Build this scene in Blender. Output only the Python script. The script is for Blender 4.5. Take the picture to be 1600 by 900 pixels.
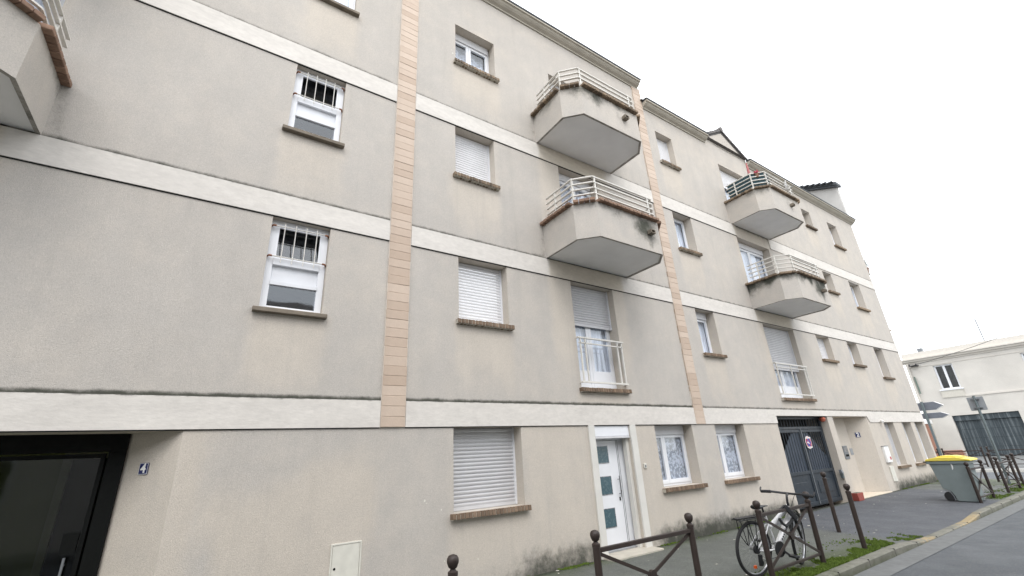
import bpy, bmesh, math, random
from math import sin, cos, pi, radians
from mathutils import Vector, Matrix, noise
random.seed(7)
S = bpy.context.scene
C = S.collection
for o in list(bpy.data.objects): bpy.data.objects.remove(o)

# ------------------------------------------------------------------ camera
F = 690.129
yaw, pitch, roll = radians(-34.75669), radians(20.97024), radians(3.21397)
Rm = Matrix.Rotation(yaw, 3, 'Z') @ Matrix.Rotation(pitch, 3, 'X') @ Matrix.Rotation(roll, 3, 'Y')
cd = bpy.data.cameras.new('camera'); cam = bpy.data.objects.new('camera', cd); C.objects.link(cam)
cd.sensor_fit = 'HORIZONTAL'; cd.sensor_width = 36; cd.lens = F * 36 / 1600
cd.clip_start = .05; cd.clip_end = 1000
right, fwd, up = Rm.col[0], Rm.col[1], Rm.col[2]
M4 = Matrix(((right.x, up.x, -fwd.x, 0), (right.y, up.y, -fwd.y, -6.2), (right.z, up.z, -fwd.z, 1.64), (0, 0, 0, 1)))
cam.matrix_world = M4
S.camera = cam

# ------------------------------------------------------------------ sky, sun, exposure
SUN_EL, SUN_AZ = radians(52), radians(205)          # azimuth clockwise from +Y
w = bpy.data.worlds.new('World'); S.world = w; w.use_nodes = True
nt = w.node_tree; nt.nodes.clear()
out = nt.nodes.new('ShaderNodeOutputWorld')
sky = nt.nodes.new('ShaderNodeTexSky'); sky.sky_type = 'NISHITA'; sky.sun_disc = False
sky.sun_elevation = SUN_EL; sky.sun_rotation = SUN_AZ
bg1 = nt.nodes.new('ShaderNodeBackground'); bg1.inputs[1].default_value = .06
nt.links.new(sky.outputs[0], bg1.inputs[0])
# closed cloud layer of an overcast day: a little brighter overhead than at the horizon
tc = nt.nodes.new('ShaderNodeTexCoord'); sp = nt.nodes.new('ShaderNodeSeparateXYZ'); nt.links.new(tc.outputs['Generated'], sp.inputs[0])
mr = nt.nodes.new('ShaderNodeMapRange'); mr.inputs[1].default_value = -.1; mr.inputs[2].default_value = 1; mr.inputs[3].default_value = 1.15; mr.inputs[4].default_value = 1.65
nt.links.new(sp.outputs[2], mr.inputs[0])
bg2 = nt.nodes.new('ShaderNodeBackground'); bg2.inputs[0].default_value = (1, .992, .975, 1)
nt.links.new(mr.outputs[0], bg2.inputs[1])
ad = nt.nodes.new('ShaderNodeAddShader'); nt.links.new(bg1.outputs[0], ad.inputs[0]); nt.links.new(bg2.outputs[0], ad.inputs[1])
nt.links.new(ad.outputs[0], out.inputs[0])
sl = bpy.data.lights.new('sun', 'SUN'); sl.energy = .8; sl.angle = radians(25); sl.color = (1, .97, .93)
so = bpy.data.objects.new('sun', sl); C.objects.link(so)
sd = Vector((sin(SUN_AZ) * cos(SUN_EL), cos(SUN_AZ) * cos(SUN_EL), sin(SUN_EL)))
so.rotation_euler = sd.to_track_quat('Z', 'Y').to_euler(); so.location = (0, -12, 20)
S.view_settings.view_transform = 'Standard'; S.view_settings.look = 'None'
S.view_settings.gamma = 1; S.view_settings.use_curve_mapping = False; S.view_settings.exposure = 0.56

# ------------------------------------------------------------------ materials
def srgb(r, g, b):
    f = lambda c: (c / 255 / 12.92) if c / 255 <= .04045 else ((c / 255 + .055) / 1.055) ** 2.4
    return (f(r), f(g), f(b), 1)
class Mat:
    def __init__(s, name):
        s.m = bpy.data.materials.new(name); s.m.use_nodes = True; s.t = s.m.node_tree
        s.b = s.t.nodes['Principled BSDF']; s.out = s.t.nodes['Material Output']
        s.tc = s.n('ShaderNodeTexCoord'); s.raw = s.tc.outputs['Object']
        mp = s.n('ShaderNodeMapping'); mp.inputs['Location'].default_value = (3.37, 1.41, 7.53); mp.inputs['Rotation'].default_value = (.61, .43, .77); s.l(s.raw, mp.inputs[0]); s.co = mp.outputs[0]
    def n(s, t, **k):
        x = s.t.nodes.new(t)
        for a, v in k.items(): setattr(x, a, v)
        return x
    def l(s, a, b): s.t.links.new(a, b)
    def noise(s, scale, detail=4, rough=.55, stretch=None):
        x = s.n('ShaderNodeTexNoise'); x.inputs['Scale'].default_value = scale; x.inputs['Detail'].default_value = detail; x.inputs['Roughness'].default_value = rough
        if stretch:
            mp = s.n('ShaderNodeMapping'); mp.inputs['Scale'].default_value = stretch; mp.inputs['Location'].default_value = (1.37, .43, 2.71); s.l(s.raw, mp.inputs[0]); s.l(mp.outputs[0], x.inputs[0])
        else: s.l(s.co, x.inputs[0])
        return x.outputs['Fac']
    def ramp(s, f, a, b, lo=0., hi=1.):
        x = s.n('ShaderNodeMapRange'); x.interpolation_type = 'SMOOTHSTEP'
        for i, v in enumerate((a, b, lo, hi)): x.inputs[i + 1].default_value = v
        s.l(f, x.inputs[0]); return x.outputs[0]
    def math(s, op, a, b=None, clamp=False):
        x = s.n('ShaderNodeMath', operation=op); x.use_clamp = clamp
        for i, v in enumerate((a, b)):
            if v is None: continue
            if isinstance(v, (int, float)): x.inputs[i].default_value = v
            else: s.l(v, x.inputs[i])
        return x.outputs[0]
    def mix(s, f, a, b, mode='MIX'):
        x = s.n('ShaderNodeMix', data_type='RGBA', blend_type=mode)
        for i, v in ((0, f), (6, a), (7, b)):
            if isinstance(v, (int, float)): x.inputs[i].default_value = v
            elif isinstance(v, tuple): x.inputs[i].default_value = v
            else: s.l(v, x.inputs[i])
        return x.outputs[2]
    def vary(s, col, f, amt):      # multiply brightness by 1 +- amt
        x = s.n('ShaderNodeMapRange'); x.inputs[1].default_value = .25; x.inputs[2].default_value = .75; x.inputs[3].default_value = 1 - amt; x.inputs[4].default_value = 1 + amt
        s.l(f, x.inputs[0]); h = s.n('ShaderNodeVectorMath', operation='SCALE')
        if isinstance(col, tuple): h.inputs[0].default_value = col[:3]
        else: s.l(col, h.inputs[0])
        s.l(x.outputs[0], h.inputs['Scale']); return h.outputs[0]
    def rnd(s): return s.n('ShaderNodeObjectInfo').outputs['Random']
    def attr(s, name):
        a = s.n('ShaderNodeAttribute', attribute_name=name); q = s.n('ShaderNodeSeparateColor'); s.l(a.outputs['Color'], q.inputs[0]); return q.outputs
    def bump(s, f, dist, strength=1.):
        b = s.n('ShaderNodeBump'); b.inputs['Distance'].default_value = dist; b.inputs['Strength'].default_value = strength
        s.l(f, b.inputs['Height'])
        if s.b.inputs['Normal'].links: s.l(s.b.inputs['Normal'].links[0].from_socket, b.inputs['Normal'])
        s.l(b.outputs[0], s.b.inputs['Normal'])
    def done(s, col=None, rough=.6, metal=0., spec=.5):
        if col is not None:
            if isinstance(col, tuple): s.b.inputs['Base Color'].default_value = col
            else: s.l(col, s.b.inputs['Base Color'])
        if isinstance(rough, (int, float)): s.b.inputs['Roughness'].default_value = rough
        else: s.l(rough, s.b.inputs['Roughness'])
        s.b.inputs['Metallic'].default_value = metal; s.b.inputs['Specular IOR Level'].default_value = spec
        return s.m
def simple(name, col, rough=.6, metal=0., amt=.1, scale=8., bump=.0, bscale=60., spec=.5, rand=0.):
    m = Mat(name); c = m.vary(col, m.noise(scale), amt)
    if rand: c = m.vary(c, m.math('ADD', m.math('MULTIPLY', m.rnd(), .5), .25), rand)
    if bump: m.bump(m.noise(bscale, 3), bump)
    r = m.ramp(m.noise(scale * 2.3), .3, .7, max(0, rough - .08), min(1, rough + .08))
    return m.done(c, r, metal, spec)

def make_render_mat():
    m = Mat('roughcast'); a = m.attr('weather')
    n1 = m.noise(.9, 6, .6); n2 = m.noise(3.2, 5, .6); n3 = m.noise(1.3, 4, .6, (2.2, 1, .45))
    k = m.math('ADD', a[0], m.math('MULTIPLY', m.math('SUBTRACT', m.math('ADD', n1, n2), 1.), .8))
    k = m.ramp(k, .0, .95)
    col = m.mix(k, srgb(180, 175, 168.5), srgb(190.5, 182.7, 172))
    col = m.vary(col, n3, .035); col = m.vary(col, n2, .03)
    g = m.math('ADD', a[1], m.math('MULTIPLY', m.math('SUBTRACT', m.noise(6., 6, .7), .5), .9))
    g = m.math('MULTIPLY', m.ramp(g, .25, .95), m.ramp(a[1], 0., .12))
    col = m.mix(g, col, m.mix(m.noise(2.5), srgb(70, 70, 66), srgb(78, 80, 70)))
    sp = m.noise(150, 2, .6); col = m.vary(col, sp, .16)
    col = m.vary(col, m.noise(55, 4, .7), .10)
    st = m.ramp(m.noise(1., 5, .65, (7, 1, .22)), .52, .82, 0, .24); col = m.mix(st, col, srgb(154, 151, 145))
    sp2 = m.ramp(m.noise(48, 3, .7), .64, .74, 0, .35); col = m.mix(sp2, col, srgb(128, 124, 117))
    # chips where the skin of the render is knocked off
    v = m.n('ShaderNodeTexVoronoi'); v.inputs['Scale'].default_value = 1.1; m.l(m.co, v.inputs[0])
    chip = m.ramp(m.math('ADD', v.outputs['Distance'], m.math('MULTIPLY', m.noise(30), .03)), .026, .03, 1, 0)
    col = m.mix(m.math('MULTIPLY', chip, .55), col, srgb(226, 224, 218))
    m.bump(m.noise(105, 3, .6), .006, .7); m.bump(n2, .02, .2)
    return m.done(col, .92, 0, .2)
def make_band_mat():
    m = Mat('trowelled_cement'); a = m.attr('weather')
    n1 = m.noise(2.2, 6, .6, (.6, 1, 2.)); n2 = m.noise(14, 5, .65, (.7, 1, 1.6))
    k = m.ramp(m.math('ADD', a[0], m.math('MULTIPLY', m.math('SUBTRACT', n1, .5), .5)), .3, .8)
    col = m.mix(k, srgb(206, 201.5, 195), srgb(191, 183, 170))
    col = m.vary(col, n1, .08); col = m.vary(col, n2, .09)
    st = m.ramp(m.noise(1.6, 6, .7, (1.2, 1, .5)), .55, .8, 0, .3); col = m.mix(st, col, srgb(172, 168, 160))
    g = m.math('ADD', a[1], m.math('MULTIPLY', m.math('SUBTRACT', m.noise(9., 6, .7), .5), 1.1))
    col = m.mix(m.ramp(g, .35, .95), col, srgb(84, 82, 78))
    m.bump(m.noise(30, 4, .6, (.6, 1, 1.3)), .006, .4)
    return m.done(col, .85, 0, .25)
def make_brick_mat(name, c1, c2):
    m = Mat(name); col = m.mix(m.rnd(), c1, c2)
    col = m.vary(col, m.noise(18, 5), .22); m.bump(m.noise(60, 4), .004)
    return m.done(col, .85, 0, .25)
def make_asphalt(name, c1, c2, cg, grain=90):
    m = Mat(name); a = m.attr('weather'); n = m.noise(.7, 6, .6)
    col = m.mix(m.ramp(m.math('ADD', a[2], m.math('MULTIPLY', m.math('SUBTRACT', n, .5), .5)), .3, .7), c1, c2)
    gn = m.math('ADD', a[0], m.math('MULTIPLY', m.math('SUBTRACT', m.noise(3.5, 7, .7), .5), .9))
    col = m.mix(m.ramp(gn, .3, .95, 0, .9), col, cg)
    d = m.math('ADD', a[1], m.math('MULTIPLY', m.math('SUBTRACT', m.noise(5, 6, .7), .5), .8))
    col = m.mix(m.ramp(d, .35, 1.), col, srgb(52, 56, 44))
    col = m.vary(col, m.noise(1.6, 7, .75), .2); col = m.vary(col, m.noise(grain * .6, 4, .75), .34)
    v = m.n('ShaderNodeTexVoronoi'); v.inputs['Scale'].default_value = grain * .8; m.l(m.co, v.inputs[0])
    sc = m.n('ShaderNodeSeparateColor'); m.l(v.outputs['Color'], sc.inputs[0])
    col = m.mix(m.math('MULTIPLY', m.ramp(sc.outputs[0], .86, .97), .17), col, srgb(170, 168, 162))
    m.bump(m.noise(grain * 1.1, 3, .7), .012)
    return m.done(col, m.ramp(m.noise(1.7), .3, .7, .62, .85), 0, .35)
def make_glass(name, tint, spec_rough=.03, ior=1.62):
    m = Mat(name); t = m.t
    tr = m.n('ShaderNodeBsdfTransparent'); tr.inputs[0].default_value = tint
    gl = m.n('ShaderNodeBsdfGlossy'); gl.inputs['Roughness'].default_value = spec_rough; gl.inputs[0].default_value = (.93, .97, 1, 1)
    ge = m.n('ShaderNodeNewGeometry'); dt = m.n('ShaderNodeVectorMath', operation='DOT_PRODUCT'); m.l(ge.outputs['Normal'], dt.inputs[0]); m.l(ge.outputs['Incoming'], dt.inputs[1])
    f0 = 2 * ((ior - 1) / (ior + 1)) ** 2         # both faces of the pane together
    k = m.math('POWER', m.math('SUBTRACT', 1., m.math('ABSOLUTE', dt.outputs['Value']), True), 5.)
    fz = m.math('ADD', m.math('MULTIPLY', k, 1 - f0), f0); fz = m.math('MULTIPLY', fz, m.math('SUBTRACT', 1., ge.outputs['Backfacing']))
    bp_ = m.n('ShaderNodeBump'); bp_.inputs['Distance'].default_value = .004; bp_.inputs['Strength'].default_value = .25
    m.l(m.noise(2.3, 2), bp_.inputs['Height']); m.l(bp_.outputs[0], gl.inputs['Normal'])
    mx = m.n('ShaderNodeMixShader'); m.l(fz, mx.inputs[0]); m.l(tr.outputs[0], mx.inputs[1]); m.l(gl.outputs[0], mx.inputs[2])
    m.l(mx.outputs[0], m.out.inputs[0]); return m.m
def make_lace():
    m = Mat('lace'); v = m.n('ShaderNodeTexVoronoi'); v.inputs['Scale'].default_value = 16; m.l(m.co, v.inputs[0])
    sp = m.n('ShaderNodeSeparateXYZ'); m.l(m.raw, sp.inputs[0])
    row = m.math('SINE', m.math('MULTIPLY', sp.outputs[2], 14.5))
    pat = m.math('ADD', m.ramp(m.noise(17, 3, .6), .42, .6), m.math('MULTIPLY', row, .3))
    f = m.ramp(m.math('ADD', pat, m.math('MULTIPLY', v.outputs['Distance'], .3)), .15, 1., .5, .93)
    m.b.inputs['Base Color'].default_value = (.66, .68, .72, 1); m.b.inputs['Roughness'].default_value = .9
    m.l(f, m.b.inputs['Alpha']); return m.m
def make_curtain():
    m = Mat('net_curtain'); sp = m.n('ShaderNodeSeparateXYZ'); m.l(m.raw, sp.inputs[0])
    f = m.ramp(m.noise(9, 2, .5, (3, 1, .1)), .35, .65, .7, .97)
    m.b.inputs['Base Color'].default_value = (.86, .87, .9, 1); m.b.inputs['Roughness'].default_value = .9
    m.l(f, m.b.inputs['Alpha']); return m.m
def make_sheet_mat():
    m = Mat('brown_metal'); col = m.vary(srgb(50, 41, 37), m.noise(6, 5), .22); m.bump(m.noise(45, 3), .001)
    col = m.mix(m.ramp(m.noise(28, 5, .7), .66, .75, 0, .5), col, srgb(84, 64, 52))
    return m.done(col, .5, 0, .4)
def make_tile_mat():
    m = Mat('facing_tile'); col = m.mix(m.rnd(), srgb(175, 156, 139), srgb(192, 175, 159))
    col = m.vary(col, m.noise(5, 5), .1); m.bump(m.noise(40, 3), .002); return m.done(col, .6, 0, .4)
def make_roof_mat():
    m = Mat('roof_tile'); col = m.mix(m.rnd(), srgb(88, 86, 86), srgb(116, 112, 110)); col = m.vary(col, m.noise(9, 5), .25)
    m.bump(m.noise(30, 4), .006); return m.done(col, .85, 0, .3)
def make_white_wall():
    m = Mat('painted_brickwork'); n = m.noise(.8, 6, .6); col = m.vary(srgb(204, 200, 193), n, .1)
    b = m.n('ShaderNodeTexBrick'); b.inputs['Scale'].default_value = 1; b.inputs['Brick Width'].default_value = .23; b.inputs['Row Height'].default_value = .075; b.inputs['Mortar Size'].default_value = .008
    mp = m.n('ShaderNodeMapping'); mp.inputs['Rotation'].default_value = (0, radians(90), radians(90)); m.l(m.raw, mp.inputs[0]); m.l(mp.outputs[0], b.inputs[0])
    m.bump(b.outputs['Fac'], .006, .7); m.bump(m.noise(15, 4), .006)
    col = m.mix(m.math('MULTIPLY', b.outputs['Fac'], .12), col, srgb(150, 146, 140))
    st = m.ramp(m.noise(2.2, 5, .6, (1, 2.5, .25)), .62, .8, 0, .22); col = m.mix(st, col, srgb(170, 164, 152))
    return m.done(col, .85, 0, .25)
def make_garage():
    m = Mat('garage_steel'); st = m.noise(2.5, 5, .6, (1, 3.2, .12))
    col = m.mix(m.ramp(st, .45, .75), srgb(56, 65, 70), srgb(120, 127, 130)); col = m.vary(col, m.noise(5, 5, .7), .14)
    return m.done(col, .6, .0, .4)
def make_bin(name, c):
    m = Mat(name); col = m.vary(c, m.noise(3, 6, .7), .12); st = m.ramp(m.noise(3, 6, .7, (2, 2, .3)), .6, .8, 0, .25)
    col = m.mix(st, col, srgb(70, 74, 74)); m.bump(m.noise(140, 2), .001); return m.done(col, .5, 0, .4)
def make_kerb():
    m = Mat('kerb_concrete'); a = m.attr('weather'); n = m.noise(4, 7, .7)
    col = m.vary(srgb(122, 121, 113), n, .2); col = m.vary(col, m.noise(80, 3, .7), .14)
    col = m.mix(m.ramp(m.math('ADD', a[0], m.math('MULTIPLY', m.math('SUBTRACT', m.noise(5, 6, .7), .5), 1.)), .3, .9, 0, .75), col, srgb(74, 80, 58))
    y = m.math('ADD', a[1], m.math('MULTIPLY', m.math('SUBTRACT', m.noise(9, 6, .75), .5), 1.7))
    col = m.mix(m.ramp(y, .5, .85, 0, .6), col, srgb(172, 150, 108))
    m.bump(m.noise(60, 4, .7), .008); return m.done(col, .9, 0, .25)
def make_moss():
    m = Mat('moss'); col = m.mix(m.noise(6, 5, .6), srgb(70, 90, 38), srgb(108, 128, 56)); col = m.vary(col, m.noise(60, 3), .25)
    m.b.inputs['Subsurface Weight'].default_value = 0; return m.done(col, .9, 0, .2)

M = dict(
    wall=make_render_mat(), band=make_band_mat(), tile=make_tile_mat(),
    brick=make_brick_mat('sill_brick', srgb(104, 88, 74), srgb(138, 118, 100)),
    redbrick=make_brick_mat('coping_brick', srgb(112, 90, 76), srgb(146, 120, 103)),
    dirtybrick=make_brick_mat('weathered_brick', srgb(96, 84, 72), srgb(140, 122, 102)),
    garden=make_brick_mat('garden_brick', srgb(146, 100, 84), srgb(170, 128, 110)),
    cornice=simple('cornice_cement', srgb(172, 166, 154), .85, amt=.12, scale=3, bump=.003),
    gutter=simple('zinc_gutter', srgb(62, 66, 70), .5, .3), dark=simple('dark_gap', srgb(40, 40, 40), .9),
    roof=make_roof_mat(), pvc=simple('white_pvc', srgb(222, 224, 228), .38, amt=.04, scale=3),
    pvc_old=simple('painted_window', srgb(214, 216, 220), .5, amt=.06, scale=5),
    shutter=simple('shutter_slats', srgb(196, 196, 198), .5, amt=.05, scale=4),
    shutter_lt=simple('shutter_slats_white', srgb(222, 222, 224), .5, amt=.05, scale=4),
    trackbox=simple('shutter_box', srgb(198, 198, 200), .5, amt=.05),
    glass=make_glass('window_glass', (.95, .97, 1, 1)), dglass=make_glass('tinted_glass', (.62, .66, .6, 1), .05, ior=1.4),
    room=simple('room_wall', srgb(96, 100, 104), .9), roomdark=simple('hall_wall', srgb(150, 150, 118), .85, amt=.12, scale=1.5),
    lace=make_lace(), curtain=make_curtain(), white=simple('white_enamel', srgb(228, 228, 226), .4, amt=.05, scale=6),
    railing=simple('railing_paint', srgb(206, 203, 196), .45, amt=.08, scale=9), rust=simple('rusty_iron', srgb(130, 84, 58), .9, amt=.3, scale=30),
    tealpane=simple('frosted_pane', srgb(72, 96, 104), .25, amt=.05), steel=simple('brushed_steel', srgb(150, 152, 156), .3, .9),
    gate=simple('gate_paint', srgb(40, 48, 56), .45, amt=.14, scale=4), gatesheet=simple('gate_sheet', srgb(64, 74, 88), .55, amt=.12, scale=3),
    black=simple('black_frame', srgb(13, 15, 14), .6, spec=.15), trim=simple('door_surround', srgb(206, 204, 198), .75, amt=.06, scale=3, bump=.002),
    slab=simple('threshold_stone', srgb(176, 170, 158), .8, amt=.12, scale=5, bump=.003), slabt=simple('pale_tile', srgb(208, 196, 178), .6, amt=.06),
    blue=simple('enamel_blue', srgb(22, 32, 84), .3, amt=.05), red=simple('sign_red', srgb(176, 60, 64), .4, amt=.05), signblue=simple('sign_blue', srgb(40, 62, 150), .4, amt=.05),
    greymetal=simple('grey_metal', srgb(122, 126, 130), .5, .4), terracotta=simple('terracotta', srgb(170, 92, 70), .85, amt=.15, scale=8),
    plastic=simple('red_planter', srgb(146, 70, 60), .6), cream=simple('cream_door', srgb(206, 204, 194), .55, amt=.08, scale=9),
    barrier=make_sheet_mat(), asphalt=make_asphalt('pavement_asphalt', srgb(92, 95, 91), srgb(84, 87, 92), srgb(78, 86, 64)),
    road=make_asphalt('road_asphalt', srgb(90, 94, 98), srgb(80, 84, 87), srgb(78, 84, 74), 110),
    concrete=simple('gutter_concrete', srgb(102, 104, 104), .85, amt=.16, scale=6, bump=.003), kerb=make_kerb(), moss=make_moss(),
    litter=simple('litter_paper', srgb(206, 202, 190), .8, amt=.15, rand=.25), soil=simple('soil', srgb(92, 88, 76), .95),
    whitewall=make_white_wall(), wroof=simple('white_parapet', srgb(204, 199, 191), .85, amt=.06), garage=make_garage(),
    rough_panel=simple('pebble_panel', srgb(196, 192, 182), .9, amt=.1, scale=20, bump=.008),
    bin=make_bin('bin_grey', srgb(120, 130, 130)), lid=make_bin('bin_yellow', srgb(226, 206, 88)), rubber=simple('tyre_rubber', srgb(34, 34, 36), .8, amt=.15, scale=30),
    bike=simple('bike_paint', srgb(218, 219, 221), .3, amt=.05), bikeblk=simple('bike_black', srgb(30, 31, 34), .45), alloy=simple('alloy', srgb(168, 170, 174), .35, .8),
    orange=simple('reflector_orange', srgb(222, 96, 40), .3), foliage=simple('plant_leaf', srgb(86, 94, 64), .7, amt=.3, scale=20), pink=simple('pink_flower', srgb(214, 110, 130), .7),
    screen=simple('screen_cloth', srgb(58, 84, 92), .8, amt=.15, scale=8), signback=simple('sign_back', srgb(148, 152, 156), .5, .3), galv=simple('galvanised_pole', srgb(104, 114, 116), .5, .4),
    bladeback=simple('blade_back', srgb(112, 116, 124), .5), pot=simple('clay_pot', srgb(128, 100, 82), .85, amt=.2), green=simple('pipe_green', srgb(96, 112, 104), .6), cable=simple('black_cable', srgb(40, 40, 44), .6),
    fadedred=simple('faded_red_cloth', srgb(168, 104, 104), .8), slate=simple('slate', srgb(78, 82, 86), .7, amt=.2, scale=6, bump=.004), joint=simple('tile_joint', srgb(206, 198, 188), .9), soffit=simple('painted_soffit', srgb(228, 227, 226), .85, amt=.06, scale=2, bump=.002), sidegrey=simple('side_render', srgb(186, 184, 180), .9, amt=.08, scale=2, bump=.004, bscale=70),
)

# ------------------------------------------------------------------ geometry helpers
class MB:
    def __init__(s): s.v = []; s.f = []; s.a = []; s.hasa = False
    def quad(s, *pts, at=None):
        i = len(s.v); s.v += [tuple(p) for p in pts]; s.f.append(tuple(range(i, i + len(pts))))
        if at is not None: s.a += list(at); s.hasa = True
        elif True: s.a += [(0, 0, 0)] * len(pts)
    def box(s, x0, x1, y0, y1, z0, z1):
        i = len(s.v)
        s.v += [(x, y, z) for z in (z0, z1) for y in (y0, y1) for x in (x0, x1)]; s.a += [(0, 0, 0)] * 8
        s.f += [tuple(i + k for k in q) for q in ((0, 2, 3, 1), (4, 5, 7, 6), (0, 1, 5, 4), (2, 6, 7, 3), (0, 4, 6, 2), (1, 3, 7, 5))]
        return s
    def ring(s, x0, x1, z0, z1, w, y0, y1, wb=None, wt=None):
        wb = wb or w; wt = wt or w
        s.box(x0, x0 + w, y0, y1, z0, z1); s.box(x1 - w, x1, y0, y1, z0, z1)
        s.box(x0 + w, x1 - w, y0, y1, z0, z0 + wb); s.box(x0 + w, x1 - w, y0, y1, z1 - wt, z1); return s
    def prism(s, poly, axis, a, b):
        n = len(poly); i = len(s.v)
        def P(p, t): return {'x': (t, p[0], p[1]), 'y': (p[0], t, p[1]), 'z': (p[0], p[1], t)}[axis]
        s.v += [P(p, a) for p in poly] + [P(p, b) for p in poly]; s.a += [(0, 0, 0)] * (2 * n)
        s.f += [tuple(i + k for k in range(n))[::-1], tuple(i + n + k for k in range(n))]
        s.f += [(i + k, i + (k + 1) % n, i + n + (k + 1) % n, i + n + k) for k in range(n)]; return s
    def tube(s, pts, r, n=8, closed=False, caps=True):
        pts = [Vector(p) for p in pts]; m = len(pts); rr = r if isinstance(r, (list, tuple)) else [r] * m
        i0 = len(s.v); nrm = None
        for k, p in enumerate(pts):
            if closed: d = pts[(k + 1) % m] - pts[k - 1]
            else: d = (pts[min(k + 1, m - 1)] - pts[max(k - 1, 0)])
            d.normalize()
            if nrm is None: nrm = d.cross(Vector((0, 0, 1)) if abs(d.z) < .95 else Vector((0, 1, 0))).normalized()
            nrm = (nrm - d * nrm.dot(d)).normalized(); b = d.cross(nrm)
            for j in range(n):
                t = 2 * pi * j / n; s.v.append(tuple(p + (nrm * cos(t) + b * sin(t)) * rr[k]))
        s.a += [(0, 0, 0)] * (m * n)
        for k in range(m if closed else m - 1):
            for j in range(n):
                a_ = i0 + k * n + j; b_ = i0 + k * n + (j + 1) % n; k2 = (k + 1) % m
                s.f.append((a_, b_, i0 + k2 * n + (j + 1) % n, i0 + k2 * n + j))
        if caps and not closed:
            s.f.append(tuple(i0 + j for j in range(n))[::-1]); s.f.append(tuple(i0 + (m - 1) * n + j for j in range(n)))
        return s
    def lathe(s, prof, c=(0, 0, 0), n=16, axis='z'):
        i0 = len(s.v); c = Vector(c)
        for r, h in prof:
            for j in range(n):
                t = 2 * pi * j / n; x, y = r * cos(t), r * sin(t)
                s.v.append(tuple(c + Vector({'z': (x, y, h), 'y': (x, h, y), 'x': (h, x, y)}[axis])))
        s.a += [(0, 0, 0)] * (len(prof) * n)
        for k in range(len(prof) - 1):
            for j in range(n):
                s.f.append((i0 + k * n + j, i0 + k * n + (j + 1) % n, i0 + (k + 1) * n + (j + 1) % n, i0 + (k + 1) * n + j))
        s.f.append(tuple(i0 + j for j in range(n))[::-1]); s.f.append(tuple(i0 + (len(prof) - 1) * n + j for j in range(n))); return s
    def bar(s, p, q, wd, hd, upv=(0, 0, 1)):      # rectangular bar from p to q
        p, q = Vector(p), Vector(q); d = (q - p).normalized(); u = Vector(upv); u = (u - d * u.dot(d)).normalized(); l = d.cross(u)
        i = len(s.v)
        for e in (p, q):
            for a, b in ((-1, -1), (1, -1), (1, 1), (-1, 1)): s.v.append(tuple(e + l * a * wd / 2 + u * b * hd / 2))
        s.a += [(0, 0, 0)] * 8
        s.f += [(i, i + 3, i + 2, i + 1), (i + 4, i + 5, i + 6, i + 7)] + [(i + k, i + (k + 1) % 4, i + 4 + (k + 1) % 4, i + 4 + k) for k in range(4)]; return s
    def build(s, name, mat, parent=None, bevel=0, smooth=False, label=None, loc=None):
        me = bpy.data.meshes.new(name); me.from_pydata(s.v, [], s.f); me.update()
        bm = bmesh.new(); bm.from_mesh(me); bmesh.ops.recalc_face_normals(bm, faces=bm.faces); bm.to_mesh(me); bm.free()
        if s.hasa:
            ca = me.color_attributes.new('weather', 'FLOAT_COLOR', 'POINT')
            ca.data.foreach_set('color', [c for a in s.a for c in (a[0], a[1], a[2], 1.)])
        me.materials.append(mat)
        o = bpy.data.objects.new(name, me); C.objects.link(o)
        if parent: o.parent = parent
        if loc: o.location = loc
        if smooth:
            for p in me.polygons: p.use_smooth = True
            me.set_sharp_from_angle(angle=radians(38))
        if bevel:
            b = o.modifiers.new('bevel', 'BEVEL'); b.width = bevel; b.segments = 2; b.limit_method = 'ANGLE'; b.angle_limit = radians(40)
        if label: o['label'] = label
        return o
def tag(o, label=None, cat=None, group=None, kind=None):
    for k, v in (('label', label), ('category', cat), ('group', group), ('kind', kind)):
        if v: o[k] = v
    return o
def thing(name, label, cat, loc=(0, 0, 0), rz=0, group=None):
    o = bpy.data.objects.new(name, None); C.objects.link(o); o.location = loc; o.rotation_euler = (0, 0, rz); o.empty_display_size = .2
    return tag(o, label, cat, group)
def inst(me, name, parent, loc, rot=(0, 0, 0), scale=None):
    o = bpy.data.objects.new(name, me); C.objects.link(o); o.parent = parent; o.location = loc; o.rotation_euler = rot
    if scale: o.scale = scale
    return o
def copy_tree(o, parent=None):
    c = o.copy(); C.objects.link(c); c.parent = parent
    if parent: c.matrix_parent_inverse = o.matrix_parent_inverse.copy()
    for ch in list(o.children): copy_tree(ch, c)
    return c
def text_mesh(body, size, name, mat, parent, matrix, depth=.002):
    cu = bpy.data.curves.new(name, 'FONT'); cu.body = body; cu.size = size; cu.extrude = depth; cu.align_x = 'CENTER'; cu.align_y = 'CENTER'; cu.offset = size * .03
    t = bpy.data.objects.new(name, cu); C.objects.link(t); dg = bpy.context.evaluated_depsgraph_get()
    me = bpy.data.meshes.new_from_object(t.evaluated_get(dg)); bpy.data.objects.remove(t); bpy.data.curves.remove(cu)
    me.materials.clear(); me.materials.append(mat); o = bpy.data.objects.new(name, me); C.objects.link(o); o.parent = parent; o.matrix_local = matrix
    return o
def fr(a, b, step): # subdivide interval
    n = max(1, int(math.ceil((b - a) / step - 1e-6))); return [a + (b - a) * i / n for i in range(n)]
def ss(a, b, x):
    t = min(1, max(0, (x - a) / (b - a))); return t * t * (3 - 2 * t)
def fbm(x, y, s): return noise.fractal(Vector((x * s, y * s, 3.7)), 1, 2, 4)

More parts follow.
